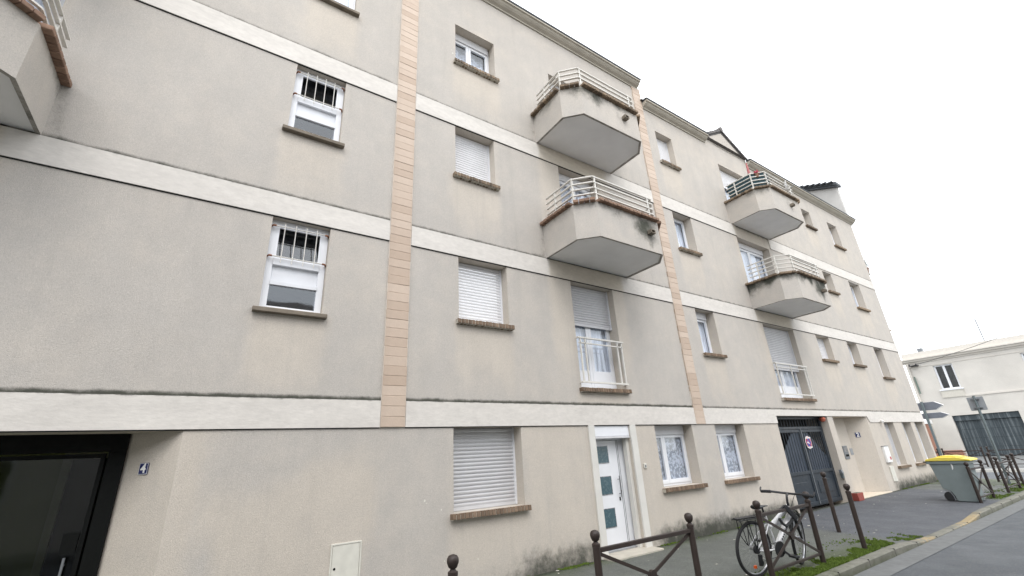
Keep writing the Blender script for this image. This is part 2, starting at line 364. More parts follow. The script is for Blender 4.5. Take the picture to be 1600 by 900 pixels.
# ------------------------------------------------------------------ ground, road, pavement, kerb
KY0, KY1 = -2.85, -2.72            # kerb outer / inner line
def kerb_drop(x): return ss(9.6, 11.1, x) * (1 - ss(13.4, 14.7, x))      # dropped kerb at the gate
def kz(x): return -.015 - .075 * kerb_drop(x)
mb = MB(); mb.quad((-400, -400, -.5), (600, -400, -.5), (600, 400, -.5), (-400, 400, -.5)); tag(mb.build('ground', M['soil']), kind='structure')

def corner_path(off):              # outer kerb path: along street, round the corner into the side street
    pts = [(x, KY0 + off) for x in [-30 + .5 * i for i in range(0, 103)]]
    R = 3.0 - off; cx, cy = 21.5, KY0 + 3.0
    for i in range(1, 17):
        t = -pi / 2 + (pi / 2) * i / 16; pts.append((cx + (R) * cos(t) * 1.12, cy + R * sin(t)))
    ex = pts[-1][0]; pts += [(ex + .02 * k, cy + .6 * k) for k in range(1, 20)]
    return pts
po, pi_ = corner_path(0), corner_path(.13)
mb = MB()
for k in range(len(po) - 1):
    a, b = po[k], po[k + 1]; c, d = pi_[k], pi_[k + 1]
    def kat(p, lo=0):
        x = p[0]; g = .42 + .3 * ss(8.8, 6.5, x) + .4 * lo; yl = math.exp(-((x - 10.9) / .55) ** 2) * .8 + math.exp(-((x - 13.9) / .9) ** 2) * .85 + .35 * ss(11, 12, x) * ss(14, 13, x)
        return (g if x > 0 else .4, yl * (1 - .5 * lo), 0)
    za, zb = kz(a[0]), kz(b[0]); ch = .018
    ai = (a[0] + (c[0] - a[0]) * .18, a[1] + (c[1] - a[1]) * .18); bi = (b[0] + (d[0] - b[0]) * .18, b[1] + (d[1] - b[1]) * .18)
    mb.quad((*a, -.16), (*b, -.16), (*b, zb - ch), (*a, za - ch), at=[kat(a, 1), kat(b, 1), kat(b), kat(a)])
    mb.quad((*a, za - ch), (*b, zb - ch), (*bi, zb), (*ai, za), at=[kat(a), kat(b), kat(b), kat(a)])
    mb.quad((*ai, za), (*bi, zb), (*d, zb), (*c, za), at=[kat(a), kat(b), kat(b), kat(a)])
tag(mb.build('kerb', M['kerb']), kind='structure')
# joints between kerb stones
mb = MB()
for k in range(-6, 22):
    x = k * 1.0 + .37; mb.box(x - .004, x + .004, KY0 - .002, KY1, -.12, kz(x) + .0015)
tag(mb.build('kerb_joint', M['dark']), kind='structure')
# pavement: grid sheet from the kerb to the wall
def pav_at(x, y):
    d = -y
    mossy = .75 * ss(1.9, 2.6, d) * (ss(5.4, 6.4, x) * ss(10.3, 9.3, x) + ss(16.6, 17.4, x) + .6 * ss(6, 4, x)) + .5 * ss(.5, .0, d) + .34 * ss(10.5, 8, x)
    dirt = .75 * ss(.22, .0, d) * (ss(3., 4.6, x) + .3) + .15
    tone = ss(9.6, 11.3, x) * ss(21, 18, x)
    return (mossy, dirt, tone)
mb = MB(); xs = [-30 + .25 * i for i in range(0, 207)]
def pz(x, d): # height: falls with the dropped kerb in its last metre
    return kz(x) * ss(.9, 2.72, d) + .004 * fbm(x, d, 1.7)
ds = [0, .1, .2, .35, .6, .9, 1.2, 1.5, 1.8, 2.1, 2.35, 2.55, 2.72]
for i in range(len(xs) - 1):
    for j in range(len(ds) - 1):
        P = [(xs[i], ds[j]), (xs[i + 1], ds[j]), (xs[i + 1], ds[j + 1]), (xs[i], ds[j + 1])]
        mb.quad(*[(x, -d, pz(x, d)) for x, d in P], at=[pav_at(x, -d) for x, d in P])
# corner part
cp = [p for p in pi_ if p[0] > 21.49 or p[1] > KY1 + .01]
cp = [(21.5, KY1)] + cp
xw = 21.5
ctr = (21.5, 0.0)
for k in range(len(cp) - 1):
    a, b = cp[k], cp[k + 1]
    if a[1] > 9: break
    ca = (21.5, 0.) if a[1] < 0 else (21.5, a[1]); cb = (21.5, 0.) if b[1] < 0 else (21.5, b[1])
    n = 6
    for j in range(n):
        q = [(ca[0] + (a[0] - ca[0]) * j / n, ca[1] + (a[1] - ca[1]) * j / n), (cb[0] + (b[0] - cb[0]) * j / n, cb[1] + (b[1] - cb[1]) * j / n),
             (cb[0] + (b[0] - cb[0]) * (j + 1) / n, cb[1] + (b[1] - cb[1]) * (j + 1) / n), (ca[0] + (a[0] - ca[0]) * (j + 1) / n, ca[1] + (a[1] - ca[1]) * (j + 1) / n)]
        mb.quad(*[(x, y, -.015) for x, y in q], at=[(.75 if y > -2.6 else .5, .2, .2) for x, y in q])
tag(mb.build('pavement', M['asphalt']), kind='structure')
# gutter strip and road
mb = MB(); go = corner_path(-.32)
for k in range(len(po) - 1):
    mb.quad((*po[k], -.118), (*po[k + 1], -.118), (*go[k + 1], -.124), (*go[k], -.124))
tag(mb.build('gutter_strip', M['concrete']), kind='structure')
mb = MB(); xs2 = [-40 + 1. * i for i in range(0, 72)]; ys2 = [12, 6, 2, -1, -2, -2.7] + [-3.1 - .5 * i for i in range(0, 8)] + [-8, -14, -30]
for i in range(len(xs2) - 1):
    for j in range(len(ys2) - 1):
        P = [(xs2[i], ys2[j]), (xs2[i + 1], ys2[j]), (xs2[i + 1], ys2[j + 1]), (xs2[i], ys2[j + 1])]
        mb.quad(*[(x, y, -.13) for x, y in P], at=[(.18 + .3 * ss(-4.2, -5.5, y) * .4, .05, .5 + .5 * sin(x * .4) * .4) for x, y in P])
tag(mb.build('road', M['road']), kind='structure')
# far pavement of the side street
mb = MB()
mb.box(30.45, 47, -30, 40, -.4, -.02)
o = mb.build('far_pavement', M['concrete']); tag(o, kind='structure')
mb = MB(); mb.box(30.2, 30.445, -30, 40, -.4, .0); tag(mb.build('far_kerb', M['trim']), kind='structure')

# opposite side of the street (behind the camera; house row added for pane reflections and light)
mb = MB(); mb.box(-40, 30.2, -14, -8.6, -.4, -.0); tag(mb.build('opposite_pavement', M['concrete']), kind='structure')
Ho = thing('added_house_row', 'unseen row of low rendered houses added across the road to shape reflections and light', 'building', (0, -10.4, 0))
mb = MB(); mb.box(-40, 13, -8, 0, 0, 6.2); mb.build('wall', M['sidegrey'], Ho)  # row stops short so more light reaches the right of the facade
mb = MB(); mb.prism([(.4, 6.21), (-4, 8.6), (-8.4, 6.21)], 'x', -40.2, 13.2); mb.build('roof', M['roof'], Ho)
for i in range(17):
    for z in (.9, 3.7):
        x = -38 + i * 3; f_ = MB().ring(x, x + 1.1, z, z + 1.4, .06, -.02, .05).build('window', M['pvc'], Ho); MB().box(x + .06, x + 1.04, .0, .02, z + .06, z + 1.34).build('pane', M['black'], f_)

# moss and litter near the kerb
mb = MB(); rng = random.Random(3)
def tuft(x, y, z, h):
    for k in range(3):
        a = rng.random() * 2 * pi; w_ = h * .55; dx, dy = cos(a) * w_, sin(a) * w_
        tx, ty = (rng.random() - .5) * h, (rng.random() - .5) * h
        mb.quad((x - dx, y - dy, z), (x + dx, y + dy, z), (x + tx + dx * .3, y + ty + dy * .3, z + h))
for _ in range(26000):
    u = rng.random()
    if u < .72: x = 5.2 + rng.random() * 6.0; y = -2.71 + abs(rng.gauss(0, .2 if x < 8 else .26))
    elif u < .87: x = 17.4 + rng.random() * 5; y = -2.68 + abs(rng.gauss(0, .3))
    else: x = rng.choice([3.3 + rng.random() * 2.4, 7.05 + rng.random() * 5.4, 19.3 + rng.random() * 4.4]); y = -abs(rng.gauss(0, .05))
    if fbm(x, y, 1.6) + .25 * fbm(x, y, 7) < -.02 - .45 * ss(-2.45, -2.68, y) * ss(9.6, 8.4, x): continue
    if 10.2 < x < 12 and y < -1 and rng.random() < .5 * (x - 9.7): continue
    tuft(x, y, pz(x, min(2.72, -y)) - .004, .012 + .02 * rng.random() ** 2)
tag(mb.build('moss', M['moss']), kind='stuff', label='green moss and weeds growing along the kerb and the wall foot', cat='moss')
mb = MB()
for _ in range(85):
    x = 4 + rng.random() * 17; y = -2.6 * rng.random(); r = .008 + .018 * rng.random() ** 2; a = rng.random() * pi; z = pz(x, -y) + .006
    mb.quad(*[(x + r * q * cos(a + t), y + r * sin(a + t), z + .006 * rng.random()) for t, q in ((0, 1.5), (pi / 2, 1), (pi, 1.5), (3 * pi / 2, 1))])
tag(mb.build('litter', M['litter']), kind='stuff', label='scattered pale scraps and dry leaves on the pavement', cat='litter')

# ------------------------------------------------------------------ apartment building
B = thing('apartment_building', 'long four storey beige rendered apartment building with pale bands, brick sills and angular balconies', 'building')
Z1a, Z1b, Z2a, Z2b, Z3a, Z3b = 2.115, 2.477, 4.944, 5.31, 7.75, 8.14
P1, P2 = (1.99, 2.345), (9.015, 9.36)
XE = 24.0; TOPA, TOPB = 11.86, 11.2
RD = .28
# openings: x0,x1,z0,z1,depth,kind
OP = [
    (.35, 1.11, 3.62, 4.935, .14, 'barred'), (.35, 1.11, 6.47, 7.74, .14, 'barred'), (.42, 1.14, 9.43, 10.55, .14, 'plain'),
    (-6.2, -5.2, 3.79, 4.935, RD, 'roller'),
    (-3.5, -2.29, 5.33, 7.74, RD, 'balcony'), (-3.5, -2.29, 8.15, 10.5, RD, 'balcony'),
    (-4.2, -.17, -.1, 2.112, None, 'entry'),
    (3.19, 4.17, 9.43, 10.52, RD, 'cafe'), (3.17, 4.05, 6.61, 7.74, RD, 'roller'), (3.21, 4.2, 3.79, 4.935, RD, 'roller'), (3.1, 4.32, .95, 2.11, .3, 'roller'),
    (5.75, 6.95, 8.15, 10.5, RD, 'balcony'), (5.75, 6.95, 5.33, 7.74, RD, 'balcony'), (5.75, 6.95, 2.78, 4.935, RD, 'french'),
    (5.94, 6.87, -.1, 2.112, RD, 'door'), (7.62, 8.85, .93, 2.11, RD, 'lace'),
    (9.77, 10.53, 9.38, 10.47, RD, 'roller_part'), (9.79, 10.61, 6.6, 7.74, RD, 'single'), (9.89, 10.68, 3.77, 4.935, RD, 'single_box'), (9.7, 10.89, .93, 2.11, RD, 'lace'),
    (12.98, 14.75, 8.15, 10.48, RD, 'balcony_half'), (12.95, 14.87, 5.33, 7.72, RD, 'balcony'), (13.12, 14.93, 2.78, 4.92, RD, 'french_low'),
    (12.52, 15.5, -.1, 2.305, .6, 'gate'), (15.87, 18.43, -.1, 2.295, None, 'recess'),
    (18.68, 19.42, 9.64, 10.43, RD, 'narrow'), (21.0, 21.9, 9.3, 10.42, RD, 'narrow'),
    (18.76, 19.5, 6.87, 7.69, RD, 'narrow'), (21.1, 22.15, 6.55, 7.69, RD, 'narrow'),
    (16.45, 17.4, 4.1, 4.92, RD, 'narrow_roller'), (18.84, 19.7, 4.09, 4.92, RD, 'narrow'), (21.28, 22.15, 3.76, 4.92, RD, 'narrow'),
    (19.75, 20.66, .69, 2.11, RD, 'narrow_roller'), (21.5, 22.42, .69, 2.11, RD, 'narrow'), (22.82, 23.8, .69, 2.11, RD, 'narrow'),
]
BAL = [(-4.39, 5.31), (-4.39, 8.125), (5.16, 5.31), (5.16, 8.125), (12.8, 5.31), (12.8, 8.125)]
BW = 2.35
def near_edge(v, a, b, s): return ss(a - s, a + s * .3, v) * (1 - ss(b - s * .3, b + s, v))
def weather(x, z):
    c = .22
    for (a, b, z0, z1, d, k) in OP:
        if k in ('entry', 'gate', 'door', 'recess') or k.startswith('balcony'): continue
        if z < z0: c = max(c, .85 * near_edge(x, a - .02, b + .02, .2) * (1 - ss(.25, 1.75, z0 - z)))
        c = max(c, .55 * near_edge(x, a, b, .12) * near_edge(z, z0, z1, .12))
    for x0, z0 in BAL:
        if z < z0: c = max(c, .95 * near_edge(x, x0 + .1, x0 + BW - .3, .28) * (1 - ss(1.2, 3.2, z0 - z)))
    if z < 2.2:
        if x < 1.95: c = max(c, .95 * near_edge(x, -.6, .0, .22), .8 * near_edge(x, .25 + .15 * sin(z * 3), 1.88 - .1 * sin(z * 4), .22) * (1 - ss(1.35, 1.95, z + .2 * sin(x * 3))))
        elif x < 9.2: c = max(c, .75 * ss(3.9, 4.6, x) * (1 - ss(8.4, 9.0, x)), .5 * ss(2.9, 3.2, x) * ss(.95, .8, z))
        else: c = max(c, .72 * ss(9.4, 10.2, x))
    if x > 10 and z > 2.2: c = max(c, .30)
    g = 0
    reg = .35 + .5 * ss(3.6, 4.6, x) * (1 - ss(5.5, 5.9, x)) + .65 * ss(7, 7.6, x) * (1 - ss(12.3, 12.6, x)) + .6 * ss(18.6, 19.5, x)
    if x < .3: reg *= .4
    g = max(g, reg * (1 - ss(.0, .62, z)) * .95)
    if 9.36 < x < 9.75: g = max(g, .45 * (1 - ss(9.37, 9.62, x)) * (.5 + .5 * ss(7.5, 10.5, z)))
    for zt in (Z1b, Z2b, Z3b):   # dust line lying on top of each band
        if 0 <= z - zt < .075: g = max(g, (1.0 if zt < 3 and x < 9 else .8) * (1 - (z - zt) / .1))
    for x0, z0 in BAL:           # run-off beside the balcony joints
        for xe, sg in ((x0 - .02, -1), (x0 + BW + .02, 1)):
            dd = (x - xe) * sg
            if 0 < dd < .3 and z0 - .1 < z < z0 + .95: g = max(g, .45 * (1 - dd / .3))
    return (c, g, 0)
def wall_grid(mb, x0, x1, z0, z1, ops, y=0., step=.16):
    xs = sorted({x0, x1} | {v for o in ops for v in o[:2] if x0 < v < x1}); zs = sorted({z0, z1} | {v for o in ops for v in o[2:4] if z0 < v < z1} | {v for t in (Z1b, Z2b, Z3b) for v in (t, t + .03, t + .075) if z0 < v < z1} | {v for v in (.08, .2) if z0 < v < z1})
    def sub(L):
        R = []
        for a, b in zip(L[:-1], L[1:]): R += fr(a, b, step)
        return R + [L[-1]]
    xs, zs = sub(xs), sub(zs); idx = {}
    def vid(x, z):
        k = (round(x, 4), round(z, 4))
        if k not in idx: idx[k] = len(mb.v); mb.v.append((x, y, z)); mb.a.append(weather(x, z))
        return idx[k]
    mb.hasa = True
    for i in range(len(xs) - 1):
        for j in range(len(zs) - 1):
            cx, cz = (xs[i] + xs[i + 1]) / 2, (zs[j] + zs[j + 1]) / 2
            if any(o[0] < cx < o[1] and o[2] < cz < o[3] for o in ops): continue
            mb.f.append((vid(xs[i], zs[j]), vid(xs[i + 1], zs[j]), vid(xs[i + 1], zs[j + 1]), vid(xs[i], zs[j + 1])))
mb = MB()
wall_grid(mb, -9., 9.2, -.1, TOPA, OP); wall_grid(mb, 9.2, XE, -.1, TOPB, OP)
cl = (.9, 0, 0)
def rq(*p, a=cl): mb.quad(*p, at=[a] * len(p))
for (a, b, z0, z1, d, k) in OP:      # reveals
    if d is None: continue
    rq((a, 0, z0), (a, d, z0), (a, d, z1), (a, 0, z1)); rq((b, 0, z0), (b, d, z0), (b, d, z1), (b, 0, z1))
    rq((a, 0, z1), (b, 0, z1), (b, d, z1), (a, d, z1)); rq((a, 0, z0), (b, 0, z0), (b, d, z0), (a, d, z0))
# splayed jambs of the two entrances
e0, e1, ed = -4.2, -.17, .5
for z0, z1 in ((-.1, .5), (.5, 1.3), (1.3, 2.112)):
    rq((e1, 0, z0), (e1 - ed, ed, z0), (e1 - ed, ed, z1), (e1, 0, z1)); rq((e0, 0, z0), (e0 + ed, ed, z0), (e0 + ed, ed, z1), (e0, 0, z1))
rq((e0, 0, 2.112), (e1, 0, 2.112), (e1 - ed, ed, 2.112), (e0 + ed, ed, 2.112))
r0, r1 = 15.87, 18.43
for z0, z1 in ((-.1, .4), (.4, 1.2), (1.2, 2.295)):
    gl = (.95, .25 if z0 < 0 else 0, 0)
    rq((r1, 0, z0), (r1 - ed, ed, z0), (r1 - ed, ed, z1), (r1, 0, z1), a=gl); rq((r0, 0, z0), (r0 + .15, ed, z0), (r0 + .15, ed, z1), (r0, 0, z1), a=gl)
    rq((r0 + .15, ed, z0), (r1 - ed, ed, z0), (r1 - ed, ed, z1), (r0 + .15, ed, z1), a=gl)
rq((r0, 0, 2.295), (r1, 0, 2.295), (r1 - ed, ed, 2.295), (r0 + .15, ed, 2.295))
# chamfered right hand corner
for i in range(24):
    z0, z1 = -.1 + i * .4708, -.1 + (i + 1) * .4708
    rq((XE, 0, z0), (XE + .2, .2, z0), (XE + .2, .2, z1), (XE, 0, z1), a=(.6, 0, 0))
# gable above the dormer balcony
rq((12.5, 0, TOPB), (15.16, 0, TOPB), (15.16, 0, 11.28), (13.74, 0, 12.06), (12.5, 0, 11.36), a=(.4, .08, 0))
mb.build('wall', M['wall'], B)
mb = MB(); mb.quad((XE + .2, .2, -.1), (XE + .2, 10, -.1), (XE + .2, 10, 11.2), (XE + .2, .2, 11.2)); mb.build('side_wall', M['sidegrey'], B); mb = MB(); mb.quad((9.28, 0, 11.1), (9.28, 3, 11.1), (9.28, 3, 12.), (9.28, 0, 12.)); mb.build('step_wall', M['sidegrey'], B)
mb = MB(); rc = random.Random(5)
for cx, cz, rr_ in ((2.66, 1.15, .018), (2.69, 1.12, .01), (2.91, 1.02, .011), (3.47, .35, .014), (3.22, .34, .009), (2.96, .4, .01), (1.62, 5.9, .008), (-.5, 4.2, .008), (3.12, 9.62, .018), (3.1, 9.7, .012)):
    n = 7; P = [(cx + rr_ * rc.uniform(.5, 1.3) * cos(2 * pi * k / n + .3), -.002, cz + rr_ * rc.uniform(.5, 1.3) * sin(2 * pi * k / n + .3)) for k in range(n)]
    mb.quad(*P); 
    for k in range(n): q, q2 = P[k], P[(k + 1) % n]; mb.quad(q, q2, (q2[0], .003, q2[2]), (q[0], .003, q[2]))
tag(mb.build('plaster_chip', M['cream'], B), kind='stuff')
# triangle on the gable: dark strips stand in for shade in incised lines
mb = MB()
for p, q in (((13.03, 11.29), (13.66, 11.82)), ((13.03, 11.29), (14.72, 11.29)), ((13.80, 11.82), (14.72, 11.29))):
    mb.bar((p[0], .008, p[1]), (q[0], .008, q[1]),   .016, .014, (0, 0, 1) if p[1] == q[1] else (0, 1, 0))
mb.build('groove_shade', M['dark'], B)

# bands (each piece between two pilasters is a part)
def band(x0, x1, z0, z1, poly=None, seed=0):
    mb = MB(); mb.hasa = True; yf = -.022
    xs = fr(x0, x1, .2) + [x1]; zs = [z0, z0 + .04, (z0 + z1) / 2, z1 - .04, z1 - .012]
    def at(x, z):
        c, g, _ = weather(x, z0 - .05); c2 = 0
        for bx, bz in BAL:
            if abs(z1 - bz) < .25: c2 = max(c2, .95 * near_edge(x, bx + .1, bx + BW - .3, .18))
        gg = .5 if z > z1 - .02 else (.16 if z > z1 - .06 else .1)
        return (c2, gg * (1 - .8 * c2), 0)
    pts = {}
    for i in range(len(xs) - 1):
        for j in range(len(zs) - 1):
            q = [(xs[i], zs[j]), (xs[i + 1], zs[j]), (xs[i + 1], zs[j + 1]), (xs[i], zs[j + 1])]
            mb.quad(*[(x, yf, z) for x, z in q], at=[at(x, z) for x, z in q])
        q = [(xs[i], yf, z1 - .012), (xs[i + 1], yf, z1 - .012), (xs[i + 1], .01, z1), (xs[i], .01, z1)]; mb.quad(*q, at=[(0, .7, 0)] * 4)
        q = [(xs[i], yf, z0), (xs[i + 1], yf, z0), (xs[i + 1], .01, z0), (xs[i], .01, z0)]; mb.quad(*q, at=[at(xs[i], z0)] * 4)
    for x in (x0, x1): mb.quad((x, yf, z0), (x, .01, z0), (x, .01, z1 - .012), (x, yf, z1 - .012), at=[(0, .1, 0)] * 4)
    return mb
def band_shade(x0, x1, z):  # thin dark strip standing in for the shadow line under the band
    MB().box(x0, x1, -.012, .01, z - .012, z - .001).build('band_shade_strip', M['dark'], B)
segs = [(-9., P1[0] - .004), (P1[1] + .004, P2[0] - .004), (P2[1] + .004, XE - .02)]
for lv, (za, zb) in enumerate(((Z1a, Z1b), (Z2a, Z2b), (Z3a, Z3b))):
    for si, (a, b) in enumerate(segs):
        if lv == 2 and si == 2: b = 13.0
        if lv == 0 and si == 2:
            band(a, 12.52, za, zb).build('band', M['band'], B)
            band(12.523, 18.43, 2.305, zb).build('band', M['band'], B)
            m2 = band(18.57, b, za, zb); m2.build('band', M['band'], B)
            m3 = MB(); m3.prism([(18.432, 2.305), (18.568, za), (18.568, zb - .012), (18.432, zb - .012)], 'y', -.022, .01); m3.hasa = True; m3.build('band', M['band'], B)
            continue
        band(a, b, za, zb).build('band', M['band'], B)
        band_shade(a, b, za)
band(15.0, XE - .02, Z3a, Z3b).build('band', M['band'], B)

# pilasters of stacked facing tiles
tme = MB().box(-.1735, .1735, -.028, .02, -.0693, .0693).build('tile', M['tile'], None, bevel=.004).data
bpy.data.objects.remove(bpy.data.objects['tile'])
for (a, b), top in ((P1, 11.76), (P2, 11.76)):
    pb = MB().box(a, b, -.021, .01, Z1a, top + .05).build('pilaster', M['joint'], B)
    k = 0; z = Z1a + .07
    while z < top:
        o = inst(tme, 'tile', pb, ((a + b) / 2 + rng.uniform(-.003, .003), rng.uniform(-.003, .003), z), (rng.uniform(-.008, .008), rng.uniform(-.008, .008), rng.uniform(-.008, .008)))
        mdf = o.modifiers.new('bevel', 'BEVEL'); mdf.width = .004; mdf.segments = 1
        z += .1405

# cornices, gutter, roofs
def cornice(x0, x1, zb):
    pr = [(0.02, zb), (-.03, zb), (-.035, zb + .035), (-.06, zb + .05), (-.10, zb + .07), (-.145, zb + .11), (-.165, zb + .15), (-.2, zb + .155), (-.2, zb + .20), (0.02, zb + .2)]
    o = MB().prism(pr, 'x', x0, x1).build('cornice', M['cornice'], B)
    MB().prism([(-.21, zb + .203), (-.225, zb + .24), (-.16, zb + .27), (.02, zb + .27), (.02, zb + .203)], 'x', x0 - .01, x1 + .01).build('gutter', M['gutter'], B)
    k = x0 + 1.5
    return o
cornice(-9., 9.26, 11.765); cornice(9.38, 12.46, 11.12); cornice(15.0, XE + .12, 11.06)
mb = MB(); mb.prism([(-.15, 12.03), (5, 14.2), (10, 12.03)], 'x', -9, 9.27); mb.build('roof', M['roof'], B)
mb = MB(); mb.prism([(-.1, 11.37), (5, 13.5), (10, 11.37)], 'x', 9.3, 23.4); mb.build('roof', M['roof'], B)
# gable roof over the dormer bay, with verge tiles
gx, gz = 13.74, 12.06
mb = MB(); 
for (xa, za_) in ((12.5, 11.36), (15.2, 11.26)):
    d = Vector((xa - gx, 0, za_ - gz)); d.normalize(); n_ = Vector((-d.z, 0, d.x)); n_ = n_ if n_.z > 0 else -n_
    a_ = Vector((gx, 0, gz)); b_ = Vector((xa, 0, za_)) + d * .05
    p = [(v.x, v.z) for v in (a_, b_, b_ + n_ * .08, a_ + n_ * .08 + Vector((0, 0, .02)))]
    mb.prism(p, 'y', -.012, 4)
gr = mb.build('gable_roof', M['roof'], B)
vt = MB().prism([(-.11, -.03), (.11, -.02), (.12, .075), (-.105, .045)], 'y', -.05, .25).build('roof_tile', M['roof'], None); vtm = vt.data; bpy.data.objects.remove(vt)
for (xa, za_, n) in ((12.5, 11.36, 7), (15.2, 11.26, 9)):
    d = Vector((xa - gx, 0, za_ - gz)); L = d.length; d.normalize(); ang = math.atan2(d.z, d.x); nn = Vector((-d.z, 0, d.x)); nn = nn if nn.z > 0 else -nn
    for i in range(n):
        c = Vector((gx, 0, gz)) + d * (L * (i + .5) / n) + nn * .085
        o = inst(vtm, 'roof_tile', gr, c, (0, -ang if d.x > 0 else pi - ang, 0))
        if d.x < 0: o.rotation_euler = (0, 0, 0); o.matrix_local = Matrix.Translation(c) @ Matrix(((-d.x, 0, nn.x, 0), (0, 1, 0, 0), (-d.z, 0, nn.z, 0), (0, 0, 0, 1))) @ Matrix.Scale(-1, 4, (1, 0, 0))
MB().tube([(gx, -.07, gz + .14), (gx, .4, gz + .14), (gx, 4, gz + .14)], .1, 10).build('ridge_tile', M['roof'], gr, smooth=True)
vts = vtm.copy(); vts.materials.clear(); vts.materials.append(M['slate'])
# end gable wall rising above the eaves at the right, with a tiled slope behind it
mb = MB(); mb.prism([(.0, 11.2), (0., 13.15), (1.35, 13.68), (5, 15.1), (5, 11.2)], 'x', XE - .12, XE + .12); mb.build('end_gable_wall', M['sidegrey'], B)
mb = MB(); mb.prism([(-.12, 13.14), (5, 15.14), (5, 15.3), (-.12, 13.3)], 'x', XE - .35, XE + .2); eg = mb.build('end_gable_roof', M['slate'], B)
MB().prism([(-.1, 13.06), (4.9, 15.0), (4.9, 15.13), (-.1, 13.13)], 'x', XE - .3, XE - .13).build('soffit_board', M['gutter'], eg)
for i in range(9):
    c = (XE - .22, .1 + i * .24, 13.315 + i * .094); inst(vts, 'roof_tile', eg, c, (0, 0, pi / 2), (1.2, 1.3, .5))

# ---------------------------------------------------------------- windows
def brick_mesh(w_, d_, h_, mat, name):
    o = MB().box(-w_ / 2, w_ / 2, -d_ / 2, d_ / 2, -h_ / 2, h_ / 2).build(name, mat, None, bevel=.006); me = o.data; bpy.data.objects.remove(o); return me
BR = {k: brick_mesh(.0535, .20, .075, M[k], 'brick') for k in ('brick', 'dirtybrick')}
CBR = {k: brick_mesh(.097, .26, .06, M[k], 'brick') for k in ('redbrick', 'dirtybrick')}
def brick_sill(a, b, z, mat='brick', proud=.09, indiv=True):
    base = MB().box(a - .055, b + .055, -proud + .012, .2, z - .075, z - .012).build('brick_sill', M['slab'], B)
    n = int(round((b - a + .12) / .0635)); st = (b - a + .12) / n
    if indiv:
        for i in range(n):
            o = inst(BR[mat], 'brick', base, (a - .06 + st * (i + .5), .1 - proud + rng.uniform(-.004, .004), z - .04 + rng.uniform(-.002, .002)), (radians(-4) + rng.uniform(-.02, .02), 0, rng.uniform(-.02, .02)))
            m_ = o.modifiers.new('bevel', 'BEVEL'); m_.width = .004; m_.segments = 1
    else:
        mb = MB()
        for i in range(n): x = a - .06 + st * i; mb.box(x + .003, x + st - .003, -proud, .1, z - .077, z - .003)
        tag(mb.build('brick_row', M[mat], base), kind='stuff')
def shutter(parent, a, b, z0, z1, y, mat='shutter', pitch=.054):
    mb = MB(); n = max(1, int(round((z1 - z0 - .05) / pitch))); p = (z1 - z0 - .05) / n
    for i in range(n):
        z = z0 + .05 + i * p
        pr = [(y, z), (y - .006, z + p * .1), (y - .012, z + p * .45), (y - .008, z + p * .78), (y + .008, z + p * .82), (y + .008, z + p)]
        for (ya, za_), (yb, zb_) in zip(pr[:-1], pr[1:]): mb.quad((a, ya, za_), (b, ya, za_), (b, yb, zb_), (a, yb, zb_))
    mb.box(a, b, y - .012, y + .006, z0, z0 + .05)
    o = mb.build('roller_shutter', M[mat], parent)
    for xa, xb in ((a - .03, a + .004), (b - .004, b + .03)): MB().box(xa, xb, y - .025, y + .03, z0, z1).build('shutter_track', M['pvc_old'], parent)
    return o
def cloth(parent, a, b, z0, z1, y, mat, name='curtain', amp=.012, waves=7):
    mb = MB(); n = 36
    for i in range(n):
        xa, xb = a + (b - a) * i / n, a + (b - a) * (i + 1) / n; ya, yb = (y + amp * sin(2 * pi * waves * t / n) for t in (i, i + 1))
        mb.quad((xa, ya, z0), (xb, yb, z0), (xb, yb, z1), (xa, ya, z1))
    mb.build(name, M[mat], parent, smooth=True)
def room(parent, a, b, z0, z1, y, d=1.2, mat='room'):
    mb = MB(); e = .02
    mb.quad((a - .5, y + d, z0 - .4), (b + .5, y + d, z0 - .4), (b + .5, y + d, z1 + .1), (a - .5, y + d, z1 + .1))
    for x in (a - .5, b + .5): mb.quad((x, y + e, z0 - .4), (x, y + d, z0 - .4), (x, y + d, z1 + .1), (x, y + e, z1 + .1))
    for z in (z0 - .4, z1 + .1): mb.quad((a - .5, y + e, z), (b + .5, y + e, z), (b + .5, y + d, z), (a - .5, y + d, z))
    y2 = y + e   # inner face of the wall round the opening
    for q in ((a - .5, a, z0 - .4, z1 + .1), (b, b + .5, z0 - .4, z1 + .1), (a, b, z0 - .4, z0), (a, b, z1, z1 + .1)):
        mb.quad((q[0], y2, q[2]), (q[1], y2, q[2]), (q[1], y2, q[3]), (q[0], y2, q[3]))
    mb.build('room_lining', M[mat], parent)
def sash(parent, a, b, z0, z1, y, w_=.06, mat='pvc', glass='glass', bottom=None, mid=None):
    o = MB().ring(a, b, z0, z1, w_, y, y + .05, wb=bottom).build('sash', M[mat], parent, bevel=.004)
    zb = z0 + (bottom or w_)
    MB().box(a + w_ - .004, b - w_ + .004, y + .022, y + .03, zb - .004, z1 - w_ + .004).build('pane', M[glass], parent)
    if mid:  # solid lower panel
        MB().box(a + w_, b - w_, y + .01, y + .04, zb, z0 + mid).build('panel', M[mat], parent, bevel=.005)
    return o
